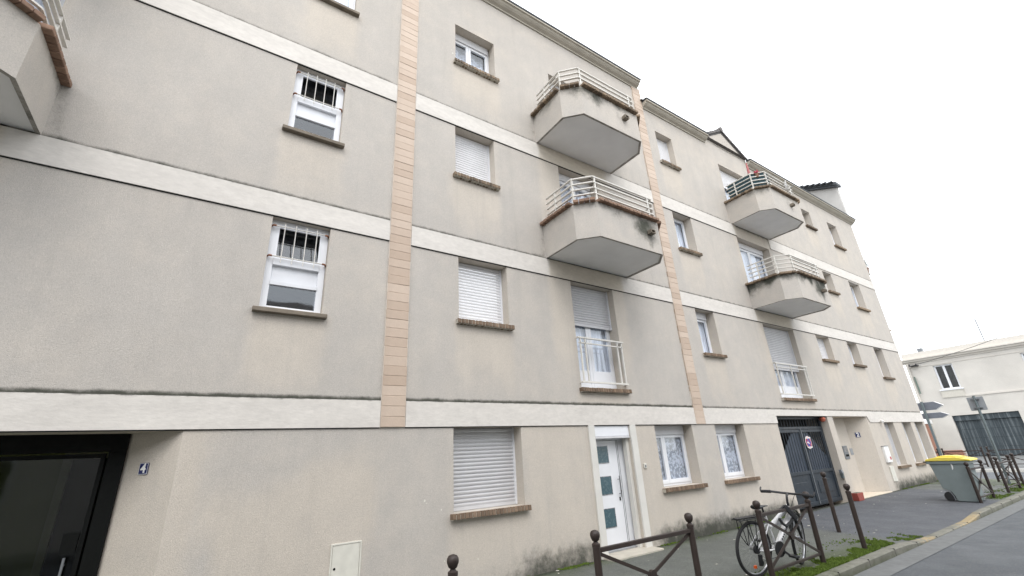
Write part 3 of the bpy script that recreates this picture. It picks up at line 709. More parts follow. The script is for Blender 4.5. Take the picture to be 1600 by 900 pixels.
def window(op):
    a, b, z0, z1, d, k = op; fw = .085 if k == 'barred' else .05; y0 = d - .06
    root = MB().ring(a + .002, b - .002, z0 + .002, z1 - .002, fw, y0 + .02, d + .015, wb=.05).build('window', M['pvc'], B, bevel=.004)
    ai, bi, zi, ti = a + fw, b - fw, z0 + .05, z1 - fw
    sub = .045
    if k == 'barred':
        H = z1 - z0; w_ = .055
        z = lambda f: z0 + H * f
        f_ = lambda p0, p1: MB().box(ai, bi, y0 + .005, d, z(p0), z(p1)).build('window_rail', M['pvc_old'], root, bevel=.003)
        root['label'] = 'white window with iron bars over its upper light'
        f_(.485, .56); f_(.265, .31)
        MB().box(ai, bi, y0 + .055, y0 + .07, z(.31), z(.485)).build('panel', M['pvc_old'], root)
        MB().box(ai - .01, bi + .01, y0 + .035, y0 + .041, z0 + .05, z(.265)).build('pane', M['glass'], root)
        MB().ring(ai, bi, z(.56), ti, .028, y0 + .015, y0 + .045).build('sash', M['pvc'], root)
        MB().prism([(y0 + .04, z(.56) + .02), (y0 + .046, z(.56) + .02), (y0 + .166, ti - .02), (y0 + .16, ti - .02)], 'x', ai + .02, bi - .02).build('pane', M['glass'], root)
        MB().box(ai, bi, y0 + .19, y0 + .22, z(.56), z(.64)).build('inner_rail', M['pvc_old'], root)
        MB().box(ai + .01, bi - .01, y0 + .09, y0 + .1, z0 + .05, z(.285)).build('reflection_backing', M['signback'], root)  # grey sheet stands in for the reflection in the lower pane
        room(root, a, b, z0 + .4, z1, d + .01, 1.4)
        g = MB(); zt, zl = z1 - H * .085, z0 + H * .565
        for i in range(4):
            x = a + .17 + i * (b - a - .34) / 3; g.tube([(x, -.055 + d * .6, zl - .09), (x, -.055 + d * .6, zt + .05)], .0065, 6)
        for zz in (zt, zl):
            g.tube([(a + .03, -.04 + d * .6, zz), (b - .03, -.04 + d * .6, zz)], .009, 6)
        g.build('window_bars', M['railing'], root, smooth=True)
        for zz in (zt, zl):
            for x, s in ((a + .03, 1), (b - .03, -1)): MB().tube([(x - s * .03, y0 + .02, zz), (x - s * .005, -.04 + d * .6, zz), (x + s * .03, -.04 + d * .6, zz)], .0135, 6).build('bar_bracket', M['rust'], root, smooth=True)
    elif k == 'plain':
        sash(root, ai, bi, zi, ti, y0); room(root, a, b, z0, z1, d + .01); MB().box(ai, bi, d + .05, d + .06, z0, z1).build('blind', M['curtain'], root)
    elif k in ('roller', 'narrow_roller'):
        shutter(root, a + .03, b - .03, z0 + .005, z1 - .005, y0 - .01, 'shutter_lt' if z0 > 3 else 'shutter')
    elif k == 'roller_part':
        sash(root, ai, bi, zi, ti, y0 + .01); shutter(root, a + .03, b - .03, z0 + .28, z1 - .005, y0 - .015, 'shutter_lt'); room(root, a, b, z0, z1, d + .01)
    elif k in ('cafe', 'lace', 'single', 'single_box', 'narrow'):
        bx = .16 if k in ('cafe', 'lace', 'single_box') else .0
        if bx: MB().box(ai, bi, y0 - .03, d, z1 - bx - .03, z1 - .004).build('shutter_box', M['trackbox'], root, bevel=.006); ti = z1 - bx - .03
        if k in ('cafe', 'lace'):
            mid = ai + (bi - ai) * (.44 if k == 'cafe' else .38)
            sash(root, ai, mid - .002, zi, ti, y0 + .002, .058, bottom=.075); sash(root, mid + .002, bi, zi, ti, y0 + .002, .058, bottom=.075)
        else:
            sash(root, ai, bi, zi, ti, y0 + .002, .055)
        if k == 'cafe':
            cloth(root, ai + .02, bi - .02, zi, zi + (ti - zi) * .55, d + .03, 'curtain', 'curtain', .008); cloth(root, ai, bi, zi + .45, ti, d + .12, 'lace', 'curtain', .02, 4)
        elif k == 'lace': cloth(root, ai, bi, zi, ti, d + .02, 'lace', 'curtain', .006, 5)
        else: cloth(root, ai + .2 * (bi - ai), bi, zi, ti, d + .04, 'curtain', 'curtain', .012, 6)
        room(root, a, b, z0, z1, d + .01)
    elif k.startswith('french') or k.startswith('balcony'):
        mid = (a + b) / 2; ti = z1 - .19
        MB().box(ai, bi, y0 - .03, d, z1 - .19, z1 - .004).build('shutter_box', M['trackbox'], root, bevel=.006)
        pan = .34
        if k.startswith('french') :
            mid = ai + (bi - ai) * .46
        sash(root, ai, mid - .002, zi, ti, y0 + .002, .07, mid=pan); sash(root, mid + .002, bi, zi, ti, y0 + .002, .07, mid=pan)
        cloth(root, ai, bi, zi, ti, d + .035, 'curtain', 'curtain', .012, 8)
        room(root, a, b, z0, z1, d + .01)
        if k == 'french': shutter(root, a + .03, b - .03, 4.06, z1 - .005, y0 - .04, 'shutter')
        if k == 'french_low': shutter(root, a + .03, b - .03, 3.62, z1 - .005, y0 - .04, 'shutter')
        if k == 'balcony_half': shutter(root, a + .03, b - .03, 9.75, z1 - .005, y0 - .04, 'shutter_lt')
    # sills
    if k in ('barred', 'plain'):
        s_ = MB().prism([(-.085, z0 - .085), (-.085, z0 - .03), (.1, z0), (.1, z0 - .085)], 'x', a - .07, b + .06).build('stone_sill', M['dirtystone'], B, bevel=.006)
    elif k.startswith('balcony'): MB().box(a + .01, b - .01, .0, d, z0 - .02, z0 + .004).build('door_sill', M['slab'], B)
    elif k.startswith('narrow'):
        brick_sill(a, b, z0, 'dirtybrick', .09, False)
    else: brick_sill(a, b, z0, 'brick' if z0 < 5 else 'dirtybrick', .09, z0 < 8 or True)
    if k.startswith('french'):       # guard rail standing just proud of the wall
        g = MB(); zt = 3.74; y = -.06
        g.bar((a - .02, y, zt), (b + .02, y, zt), .045, .03); g.bar((a + .0, y, zt - .105), (b, y, zt - .105), .03, .022); g.bar((a - .02, y, 2.885), (b + .02, y, 2.885), .035, .03)
        for x in (a + .035, a + .16, b - .16, b - .035) if k == 'french' else (a + .035, mid, b - .16, b - .035):
            g.bar((x, y, 2.9), (x, y, zt), .022, .03, (0, 1, 0))
        for x in (a, b):
            for zz in (zt, 2.885): g.bar((x, y, zz), (x, .06, zz), .03, .03)
        g.build('guard_rail', M['railing'], root)
    return root
M['dirtystone'] = simple('weathered_sill', srgb(116, 107, 95), .9, amt=.25, scale=7, bump=.004)
for op in OP:
    if op[5] not in ('entry', 'gate', 'door', 'recess'): window(op)

# ---------------------------------------------------------------- balconies
def plan(x0, off): # outline of the parapet, offset outwards
    o = off; c = .414 * o
    return [(x0 - o, 0), (x0 - o, -.93 - c), (x0 + .31 - c, -1.25 - o), (x0 + BW - .31 + c, -1.25 - o), (x0 + BW + o, -.93 - c), (x0 + BW + o, 0)]
def balcony(x0, z0, rails, dirt, spout=.72, brick='redbrick', sd=None):
    sd = dirt * 1.2 if sd is None else sd
    zt = z0 + .725; mb = MB(); mb.hasa = True
    op_ = plan(x0, 0); ip = plan(x0, -.12)
    rr = random.Random(int(x0 * 10 + z0 * 7)); ph = rr.random() * 9
    run = 0
    for (p, q) in zip(op_[:-1], op_[1:]):
        L = math.hypot(q[0] - p[0], q[1] - p[1]); n = max(3, int(L / .07)); zs = [z0 + .725 * t for t in (0, .1, .2, .32, .44, .56, .68, .78, .86, .93, 1)]
        for i in range(n):
            for j in range(10):
                P = []; A = []
                for (ii, jj) in ((i, j), (i + 1, j), (i + 1, j + 1), (i, j + 1)):
                    t = ii / n; x = p[0] + (q[0] - p[0]) * t; y = p[1] + (q[1] - p[1]) * t; z = zs[jj]; s = run + L * t
                    g = max(0, dirt * (.95 + 1.0 * fbm(s, ph, 2.2)) * ss(.42 + .35 * fbm(s, ph + 3, 3.1), .0, zt - z)) + .15 * dirt
                    sx = x0 + BW * spout
                    if y < -1.2: g = max(g, min(1.2, sd) * math.exp(-((x - sx + .1) / .42) ** 2 - ((z - z0 - .5) / .34) ** 2), sd * .7 * math.exp(-((x - sx) / .1) ** 2) * ss(0., .12, z - z0) * ss(.4, .3, z - z0))
                    P.append((x, y, z)); A.append((.3, min(1, g * .95), 0))
                mb.quad(*P, at=A)
        run += L
    for (p, q) in zip(ip[:-1], ip[1:]): mb.quad((*p, z0 + .1), (*q, z0 + .1), (*q, zt), (*p, zt), at=[(.5, .2, 0)] * 4)
    mb.quad(*[(*p, z0 + .1) for p in ip], at=[(.3, .3, 0)] * 6)
    for k in range(5): mb.quad((*op_[k], zt), (*op_[k + 1], zt), (*ip[k + 1], zt), (*ip[k], zt), at=[(.4, .3, 0)] * 4)
    lp = plan(x0, -.045)
    for k in range(5): mb.quad((*op_[k], z0), (*op_[k + 1], z0), (*lp[k + 1], z0), (*lp[k], z0), at=[(.2, .55, 0)] * 4); mb.quad((*lp[k], z0), (*lp[k + 1], z0), (*lp[k + 1], z0 + .02), (*lp[k], z0 + .02), at=[(.2, .4, 0)] * 4)
    root = mb.build('balcony', M['wall'], B)
    sf = MB(); sf.quad(*[(*p, z0 + .02) for p in lp]); sf.build('soffit', M['soffit'], root)
    mp = plan(x0, -.04)
    for k, (p, q) in enumerate(zip(mp[:-1], mp[1:])):
        L = math.hypot(q[0] - p[0], q[1] - p[1]); n = int(round(L / .111)); ang = math.atan2(q[1] - p[1], q[0] - p[0])
        for i in range(n):
            t = (i + .5) / n; o = inst(CBR[brick], 'brick', root, (p[0] + (q[0] - p[0]) * t, p[1] + (q[1] - p[1]) * t, zt + .031 + rr.uniform(-.003, .003)), (rr.uniform(-.02, .02), rr.uniform(-.03, .03), ang + rr.uniform(-.03, .03)))
            m_ = o.modifiers.new('bevel', 'BEVEL'); m_.width = .006; m_.segments = 1
    # railing
    rp = plan(x0, -.05); rp[0] = (rp[0][0], -.12); rp[-1] = (rp[-1][0], -.12)
    for zr in rails:
        g = MB()
        for p, q in zip(rp[:-1], rp[1:]):
            g.bar((*p, zr), (*q, zr), .04, .022)
        g.build('rail', M['railing'], root)
    zb = zt + .055
    def at_s(k, t): p, q = rp[k], rp[k + 1]; return (p[0] + (q[0] - p[0]) * t, p[1] + (q[1] - p[1]) * t)
    for (x, y) in (at_s(0, .35), at_s(1, .02), at_s(2, .03), at_s(2, .93), at_s(4, .55)):
        MB().bar((x, y, zb), (x, y, max(rails) + .02), .03, .03, (0, 1, 0)).build('railing_post', M['railing'], root)
    # drain spout through the front
    if spout:
        s = MB(); sx = x0 + BW * spout; zs_ = z0 + .40
        s.ring(sx - .065, sx + .065, zs_ - .04, zs_ + .045, .02, -1.36, -1.26); s.box(sx - .045, sx + .045, -1.29, -1.27, zs_ - .02, zs_ + .025)
        s.build('drain_spout', M['dirtystone'], root, bevel=.004)
    return root
R4 = lambda z: [z + .945 + .125 * i for i in range(4)]
R3 = lambda z: [z + 1.02 + .13 * i for i in range(3)]
balcony(-4.39, 5.31, R4(5.31), .4); balcony(-4.39, 8.125, R3(8.125), .45)
balcony(5.16, 5.31, R4(5.31), .36, .73, 'redbrick', 1.0); balcony(5.16, 8.125, R3(8.125), .5, .66, 'dirtybrick', .4)
balcony(12.8, 5.31, R4(5.31), .85, .72, 'dirtybrick'); balcony(12.8, 8.125, R4(8.125), .35, .6, 'dirtybrick')

# balconies of the side front, seen edge on past the right corner
def side_balcony(z0, z1, rails):
    mb = MB(); x = XE + .2
    mb.prism([(x, .25), (x + .55, .25), (x + .8, .5), (x + .8, 2.3), (x + .55, 2.55), (x, 2.55)], 'z', z0, z1); rt = mb.build('balcony', M['sidegrey'], B)
    MB().prism([(x, .17), (x + .6, .17), (x + .88, .45), (x + .88, 2.35), (x + .6, 2.63), (x, 2.63)], 'z', z1 + .002, z1 + .07).build('coping', M['dirtybrick'], rt)
    g = MB()
    for zr in rails: g.bar((x + .05, .3, zr), (x + .5, .3, zr), .04, .028); g.bar((x + .5, .3, zr), (x + .75, .55, zr), .04, .028); g.bar((x + .75, .55, zr), (x + .75, 2.3, zr), .04, .028)
    for px_, py_ in ((x + .08, .3), (x + .5, .3), (x + .75, .6)): g.bar((px_, py_, z1 + .07), (px_, py_, rails[-1]), .03, .03, (0, 1, 0))
    g.build('railing', M['railing'], rt); return rt
side_balcony(5.3, 6.0, [6.2, 6.33, 6.46, 6.59]); side_balcony(8.1, 8.72, [8.95, 9.08, 9.2])
side_balcony(10.7, 10.98, [11.2]) if False else MB().prism([(24.2, .25), (24.45, .25), (24.45, .8), (24.2, .8)], 'z', 10.72, 10.95).build('side_bracket', M['sidegrey'], B)

# ---------------------------------------------------------------- front door
dr = MB().box(5.79, 5.935, -.03, .02, -.02, 2.112).box(6.872, 7.03, -.03, .02, -.02, 2.112).box(6.80, 6.868, .06, .16, 0, 1.9).build('front_door', M['trim'], B, bevel=.004)
MB().box(5.945, 6.865, .01, .14, 1.915, 2.108).build('shutter_box', M['pvc'], dr, bevel=.008)
MB().box(5.955, 6.855, -.004, .03, 1.875, 1.912).build('shutter_end_bar', M['trackbox'], dr, bevel=.006)
MB().ring(5.945, 6.868, .0, 1.9, .05, .2, .27).build('door_frame', M['pvc'], dr, bevel=.004)
lf = (6.0, 6.74)
MB().box(lf[0], lf[1], .205, .25, .06, 1.845).build('door_leaf', M['pvc'], dr, bevel=.005)
MB().box(6.742, 6.818, .21, .25, .05, 1.85).build('side_panel', M['pvc'], dr, bevel=.003)
for x in (6.665, 6.70): MB().box(x - .004, x + .004, .2, .21, .06, 1.845).build('seam', M['greymetal'], dr)
for za in (.40, .93, 1.46):
    MB().box(6.11, 6.42, .198, .206, za, za + .29).build('glass_panel', M['tealpane'], dr)
    MB().ring(6.10, 6.43, za - .01, za + .30, .011, .196, .208).build('pane_bead', M['steel'], dr)
MB().tube([(6.60, .15, .86), (6.60, .15, 1.22)], .012, 8).tube([(6.60, .21, .92), (6.60, .15, .92)], .008, 6).tube([(6.60, .21, 1.16), (6.60, .15, 1.16)], .008, 6).build('door_handle', M['steel'], dr, smooth=True)
MB().box(6.585, 6.615, .2, .207, .8, .86).build('lock_plate', M['black'], dr)
MB().box(5.80, 7.02, -.28, .2, -.09, .03).build('door_step', M['slab'], B, bevel=.01)
MB().box(5.95, 6.86, .12, .28, .03, .055).build('threshold', M['alloy'], dr)
room(dr, 5.95, 6.86, .4, 1.9, .29)

# ---------------------------------------------------------------- garage gate
gy = .2
gt = MB().ring(12.53, 15.49, .02, 2.30, .07, gy, gy + .07).build('garage_gate', M['gate'], B, bevel=.005)
MB().box(12.6, 15.42, gy, gy + .06, 1.96, 2.03).build('transom', M['gate'], gt, bevel=.004)
for (a, b, s) in ((12.61, 14.05, 0), (14.08, 15.41, 1)):
    MB().ring(a, b, .05, 1.95, .07, gy - .01, gy + .05).box(a + .07, b - .07, gy - .008, gy + .045, .80, .88).build('gate_leaf', M['gate'], gt, bevel=.004)
    MB().box(a + .07, b - .07, gy + .015, gy + .03, .12, .80).build('gate_panel', M['gate'], gt)
    pa, pb_ = (a + .28, b - .28) if s == 0 else (a + .25, b - .25)
    MB().box(pa, pb_, gy + .0, gy + .016, .30, .62).build('raised_panel', M['gate'], gt, bevel=.008)
    n = 9
    for i in range(n):
        x = a + .07 + (b - a - .14) * (i + .5) / n; MB().tube([(x, gy + .0, .88), (x, gy + .0, 1.88)], .011, 6).build('bar', M['gate'], gt, smooth=True)
    # sheet backing with a hollow curved top
    poly = [(a + .05, .85)] + [(b - .05, .85)]
    N = 14; pts = []
    for i in range(N + 1):
        t = i / N; u = t if s else 1 - t      # u = 0 at the meeting stile
        x = a + .05 + (b - a - .1) * t; h = 1.93 - .72 * ss(0.08, 1., u) * (.55 + .45 * u); pts.append((x, h))
    MB().prism(poly + pts[::-1], 'y', gy + .03, gy + .037).build('backing_sheet', M['gatesheet'], gt)
for i in range(18):
    x = 12.7 + i * .16; MB().tube([(x, gy + .03, 2.02), (x, gy + .03, 2.25)], .011, 6).build('bar', M['gate'], gt, smooth=True)
MB().tube([(14.065, gy - .02, .05), (14.065, gy - .02, 1.97)], .014, 6).build('meeting_stile', M['greymetal'], gt, smooth=True)
MB().box(12.52, 15.5, .6, .61, -.1, 2.3).build('passage_shade', M['dark'], gt)  # dark sheet stands in for the unlit passage behind the gate
# ---------------------------------------------------------------- dark glazed entrance at the left
en = MB().box(-3.7, -.655, .45, .545, 1.93, 2.135).box(-.80, -.655, .44, .54, 0, 1.93).box(-3.72, -3.6, .44, .54, 0, 1.93).box(-2.2, -2.12, .45, .53, 0, 1.93).build('glazed_entrance', M['black'], B, bevel=.004)
MB().ring(-2.10, -.82, .02, 1.91, .04, .47, .51, wb=.12).build('door_leaf', M['black'], en, bevel=.003)
MB().box(-2.06, -.86, .485, .493, .14, 1.87).build('pane', M['dglass'], en); MB().box(-3.6, -2.2, .485, .493, .02, 1.93).build('pane', M['dglass'], en)
MB().tube([(-.93, .41, .55), (-.93, .41, .95)], .011, 8).tube([(-.93, .47, .62), (-.93, .41, .62)], .01, 6).tube([(-.93, .47, .88), (-.93, .41, .88)], .01, 6).build('door_handle', M['greymetal'], en, smooth=True)
MB().box(-.99, -.87, .455, .475, .98, 1.16).build('lock_box', M['black'], en)
mb = MB()
mb.quad((-4.4, 3.2, -.05), (-.3, 3.2, -.05), (-.3, 3.2, 2.11), (-4.4, 3.2, 2.11)); mb.quad((-.3, .55, -.05), (-.3, 3.2, -.05), (-.3, 3.2, 2.11), (-.3, .55, 2.11)); mb.quad((-4.4, .55, -.05), (-4.4, 3.2, -.05), (-4.4, 3.2, 2.11), (-4.4, .55, 2.11))
mb.quad((-4.4, .55, 2.1), (-.3, .55, 2.1), (-.3, 3.2, 2.1), (-4.4, 3.2, 2.1)); mb.quad((-4.4, -.0, .005), (-.17, -.0, .005), (-.3, 3.2, .005), (-4.4, 3.2, .005))
mb.quad((-.67, .54, -.05), (-.3, .55, -.05), (-.3, .55, 2.11), (-.67, .54, 2.11))
mb.build('hall_lining', M['roomdark'], en)
MB().box(-1.5, -.75, 3.1, 3.19, 0, 1.95).build('inner_door', M['black'], en); MB().ring(-1.6, -.65, -.04, 2.05, .09, 3.08, 3.18).build('inner_door_frame', M['slab'], en)
# recess floor
MB().prism([(15.84, -.06), (18.40, -.06), (17.95, .5), (16.02, .5)], 'z', -.06, .022).build('entrance_floor', M['slabt'], B, bevel=.004)

# ---------------------------------------------------------------- small things on the wall
def plate(name, label, digit, loc, rz, sz=.105):
    t = thing(name, label, 'house number', loc, rz, 'house number plates')
    MB().box(-sz / 2, sz / 2, -.006, 0, -sz / 2, sz / 2).build('sign_plate', M['blue'], t, bevel=.004)
    MB().ring(-sz / 2 + .004, sz / 2 - .004, -sz / 2 + .004, sz / 2 - .004, .0035, -.0072, -.004).build('border', M['white'], t)
    text_mesh(digit, sz * 1.05, 'digit', M['white'], t, Matrix.Translation((0, -.0075, 0)) @ Matrix.Rotation(pi / 2, 4, 'X'), .001)
s45 = radians(-45)   # splayed jamb: plate normal points to -x -y
plate('house_number_sign', 'small blue enamel plate with a white 4 beside the dark glazed entrance', '4', (-.17 - .285 - .004, .285 - .004, 1.735), s45, .12)
plate('house_number_sign', 'small dark blue plate with a white 2 in the recessed entrance beside the gate', '2', (18.43 - .30 - .004, .30 - .004, 1.74), s45, .16)
t = thing('no_parking_sign', 'round red and blue no parking sign fixed to the bars of the gate', 'sign', (14.31, .165, 1.60))
MB().lathe([(.17, -.002), (.17, .006)], n=32, axis='y').build('sign_plate', M['white'], t)
MB().lathe([(.155, -.004), (.155, -.001)], n=32, axis='y').build('red_ring', M['red'], t)
MB().lathe([(.115, -.006), (.115, -.0035)], n=32, axis='y').build('blue_disc', M['signblue'], t)
MB().bar((-.085, -.0075, .085), (.085, -.0075, -.085), .003, .034, (1, 0, 1)).build('diagonal', M['red'], t)
g = MB().box(-.15, .15, -.0095, -.007, .105, .135).box(-.09, -.02, -.0095, -.007, -.02, .02).box(-.02, .03, -.0095, -.007, -.035, -.012).box(-.15, .15, -.0095, -.007, -.14, -.115); g.build('white_mark', M['white'], t)
t = thing('utility_cabinet', 'pale metal meter cabinet door set low in the wall left of the barriers', 'cabinet', (1.665, 0, .5))
MB().ring(-.18, .18, -.32, .29, .018, -.012, .01).build('cabinet_frame', M['cream'], t, bevel=.002)
MB().box(-.158, .158, -.008, .0, -.3, .267).build('cabinet_door', M['cream'], t, bevel=.003); MB().lathe([(.014, -.012), (.012, -.006)], (-.125, 0, .03), 12, 'y').build('lock', M['black'], t)
t = thing('doorbell', 'small doorbell box on the wall right of the white door', 'doorbell', (7.16, 0, 1.36))
MB().box(-.035, .035, -.025, 0, -.045, .045).build('bell_box', M['cream'], t, bevel=.006); MB().box(-.018, .018, -.029, -.024, -.03, .015).build('button', M['greymetal'], t, bevel=.003)
t = thing('intercom_panel', 'dark grey intercom panel on the back wall of the recessed entrance', 'intercom', (17.36, .5, 1.23))
MB().box(-.165, .165, -.02, 0, -.2, .2).build('panel', M['greymetal'], t, bevel=.005); MB().box(-.12, .12, -.026, -.018, .02, .16).build('name_strip', M['steel'], t)
for i in range(4): MB().box(-.1 + i * .06, -.06 + i * .06, -.027, -.018, -.12, -.06).build('button', M['black'], t)
t = tag(MB().box(-.1, .1, -.012, 0, -.1, .1).build('notice_plate', M['signback'], None, bevel=.003, loc=(17.80, .498, 1.24)), 'small grey notice plate beside the intercom in the recess', 'sign')
t = thing('wall_box', 'white wall box with a small red sticker beside the first narrow window', 'wall box', (19.04, 0, 1.09))
MB().box(-.2, .2, -.07, 0, -.25, .25).build('box_body', M['white'], t, bevel=.01); MB().box(.04, .15, -.073, -.069, -.17, -.08).build('sticker', M['red'], t); MB().box(-.21, .21, -.08, 0, .25, .265).build('box_lid', M['greymetal'], t)
t = tag(MB().box(-.17, .17, -.03, 0, -.23, .23).build('cover_plate', M['cream'], None, bevel=.006, loc=(19.1, 0, .49)), 'cream cover plate on the wall below the white wall box', 'cover')
t = thing('wall_lamp', 'round orange terracotta coloured lamp at the top right corner of the gate', 'lamp', (15.32, .06, 2.22))
MB().lathe([(.02, -.075), (.06, -.06), (.085, 0), (.06, .055), (.025, .07)], n=14).build('lamp_globe', M['terracotta'], t, smooth=True); MB().box(-.03, .15, -.02, .1, .05, .07).build('bracket', M['gate'], t)
t = thing('security_camera', 'small white security camera under the pale band right of the recess', 'camera', (19.48, 0, 2.15))
MB().tube([(0, -.02, .03), (0, -.06, .03), (-.02, -.08, .0)], .012, 6).build('bracket', M['white'], t, smooth=True); MB().tube([(.05, -.06, .0), (-.12, -.12, -.03)], .035, 10).build('camera_body', M['white'], t, smooth=True)
t = thing('planter', 'low red plastic planter at the foot of the column between gate and recess', 'planter', (15.68, -.12, 0))
MB().prism([(-.17, 0), (.17, 0), (.2, .2), (-.2, .2)], 'y', -.08, .08).build('planter_box', M['plastic'], t, bevel=.01); MB().box(-.175, .175, -.07, .07, .19, .203).build('soil', M['soil'], t)
t = thing('letter_flap', 'small dark hood on the gate side of the column', 'box', (15.49, .06, .72))
MB().prism([(-.09, 0), (0, 0), (0, .1), (-.06, .1)], 'x', -.09, 0).build('hood', M['greymetal'], t); MB().box(-.07, 0, -.07, 0, -.12, 0).build('box_body', M['galv'], t)
# objects on the balconies
def pot(label, x, y, z, r=.09, plant=None, cat='flower pot', grp='flower pots on the balconies'):
    t = thing('flower_pot', label, cat, (x, y, z), 0, grp)
    MB().lathe([(r * .7, 0), (r * .95, r * 1.5), (r * 1.08, r * 1.5), (r * 1.08, r * 1.8), (r * .9, r * 1.8), (r * .85, r * 1.6)], n=14).build('pot', M['pot'], t, smooth=True)
    if plant:
        mb = MB(); rr = random.Random(int(x * 100))
        for _ in range(plant[0]):
            a = rr.random() * 2 * pi; e = rr.uniform(.2, 1.4); L = rr.uniform(.3, 1.) * plant[1]; b = Vector((0, 0, r * 1.7)); tip = b + Vector((cos(a) * cos(e), sin(a) * cos(e), sin(e))) * L
            mb.tube([b, b.lerp(tip, .5) + Vector((0, 0, .04)), tip], [.006, .005, .002], 4)
            for q in range(4):
                c = b.lerp(tip, .4 + .6 * rr.random()); d = Vector((rr.uniform(-1, 1), rr.uniform(-1, 1), rr.uniform(-.5, 1))).normalized() * .045; s = d.cross(Vector((0, 0, 1))).normalized() * .018
                mb.quad(c, c + d * .5 + s, c + d, c + d * .5 - s)
        mb.build('plant', M[plant[2]], t)
    return t
pot('brown flower pot at the right end of the middle lower balcony', 7.12, -.78, 6.10, .075); pot('second brown pot behind the railing of the middle lower balcony', 7.2, -.55, 6.10, .075, (10, .2, 'foliage'))
pot('bushy straggly plant in a pot on the upper side balcony past the right corner', 24.75, .28, 8.80, .15, (60, .75, 'foliage'))
pot('pink flowers in a pot on the balcony under the gable', 13.0, -1.05, 9.3, .06, (26, .14, 'pink'))
t = tag(MB().box(12.9, 12.912, -.9, -.15, 9.07, 9.46).build('privacy_screen', M['screen']), 'dark teal cloth screen tied behind the railing of the balcony under the gable', 'screen')
p_ = plan(12.8, -.085); mb = MB()
for k in range(4):
    a, b = p_[k], p_[k + 1]; a = (a[0], min(a[1], -.15)); b = (b[0], min(b[1], -.15)) 
    if k == 2: b = (a[0] + (b[0] - a[0]) * .18, b[1])
    if k == 3: continue
    mb.prism([a, b, (b[0] + .006, b[1] + .008), (a[0] + .006, a[1] + .008)], 'z', 9.0, 9.47)
bpy.data.objects.remove(t); tag(mb.build('privacy_screen', M['screen']), 'dark teal cloth screen tied behind the railing of the balcony under the gable', 'screen')
t = thing('satellite_dish', 'white satellite dish on the front railing of the balcony under the gable', 'satellite dish', (14.45, -1.24, 9.35), radians(20))
MB().lathe([(.03, .07), (.12, .05), (.2, .0), (.205, -.005), (.12, .035), (.02, .055)], n=20, axis='y').build('dish', M['white'], t, smooth=True); MB().tube([(0, .05, 0), (0, -.0, -.15), (0, -.22, -.02)], .008, 6).build('dish_arm', M['greymetal'], t)
t = thing('parasol', 'folded red and white parasol standing on the balcony under the gable', 'parasol', (13.6, -.6, 8.25))
MB().tube([(0, 0, 0), (0, 0, 2.2)], .016, 8).build('pole', M['white'], t); MB().lathe([(.03, 1.5), (.045, 1.65), (.035, 1.9), (.015, 2.1)], n=8).build('canopy', M['fadedred'], t)

# ------------------------------------------------------------------ street barriers and bollards
def post_mb(h, r=.036):
    return MB().lathe([(r, -.05), (r, h - .15), (r * 1.12, h - .148), (r * 1.12, h - .12), (r * .75, h - .112), (r * .55, h - .1), (.034, h - .09), (.046, h - .062), (.049, h - .045), (.046, h - .025), (.034, h - .008), (.012, h)], n=16)
def barrier(label, W_, h=.94):
    t = thing('street_barrier', label, 'barrier', group='brown cross bar street barriers')
    for x in (0, W_):
        p = post_mb(h); o = p.build('post', M['barrier'], t, smooth=True, loc=(x, 0, 0))
    zt, zb = h - .18, .12
    MB().bar((.03, 0, zt), (W_ - .03, 0, zt), .04, .04).build('top_rail', M['barrier'], t, bevel=.004); MB().bar((.03, 0, zb), (W_ - .03, 0, zb), .03, .03).build('bottom_rail', M['barrier'], t, bevel=.004)
    MB().bar((.03, -.008, zt - .03), (W_ - .03, -.008, zb + .02), .016, .032).build('diagonal', M['barrier'], t); MB().bar((.03, .01, zb + .02), (W_ - .03, .01, zt - .03), .016, .032).build('diagonal', M['barrier'], t)
    MB().lathe([(.05, -.02), (.05, .02)], (W_ / 2, 0, (zt + zb - .01) / 2), 16, 'y').build('boss', M['barrier'], t)
    return t
bar0 = barrier('brown barrier at the bottom edge of the picture with only a ball top showing', 1.49)
bar0.location = (.34, -2.52, 0)
pl = [((3.38, -2.52), 0, 'brown barrier in front of the white front door'), ((6.34, -2.52), 0, 'brown barrier with the bicycle leaning behind it'),
      ((16.24, -2.52), 0, 'brown barrier beside the yellow lidded bin'), ((19.17, -2.52), 0, 'brown barrier just right of the one beside the bin'),
      ((21.85, -2.42), 32, 'brown barrier turned at the corner near the square sign pole')]
far = [((32.4, 1.83), 90, 'far brown barrier left of the pair across the side street behind the bin lid'), ((32.4, -1.33), 90, 'far brown barrier across the side street in front of the garage door at the right'), ((32.4, 2.1), 90, 'far brown barrier across the side street by the direction sign pole')]
for (x, y), rz, lb in pl:
    c = copy_tree(bar0); c.location = (x, y, -.01); c.rotation_euler = (0, 0, radians(rz)); c['label'] = lb
    if abs(x - 6.34) < .01 or abs(x - 16.24) < .01: c.scale = (1.39 / 1.49 if x < 10 else 1.3 / 1.49, 1, 1)
for (x, y), rz, lb in far:
    c = copy_tree(bar0); c.location = (x, y, -.02); c.rotation_euler = (0, 0, radians(rz)); c['label'] = lb
    if rz == 90:
        c.location = (x, {1.83: .37, -1.33: -1.33, 2.1: 2.05}[y], -.02)
def bollard(label, x, y, h):
    t = thing('bollard', label, 'bollard', (x, y, -.02), 0, 'single brown bollards'); post_mb(h + .02).build('post', M['barrier'], t, smooth=True); return t
bollard('tall brown bollard standing in the middle of the pavement in front of the gate', 10.46, -1.65, 1.05); bollard('brown bollard near the kerb right of the bicycle', 9.12, -2.54, .94)

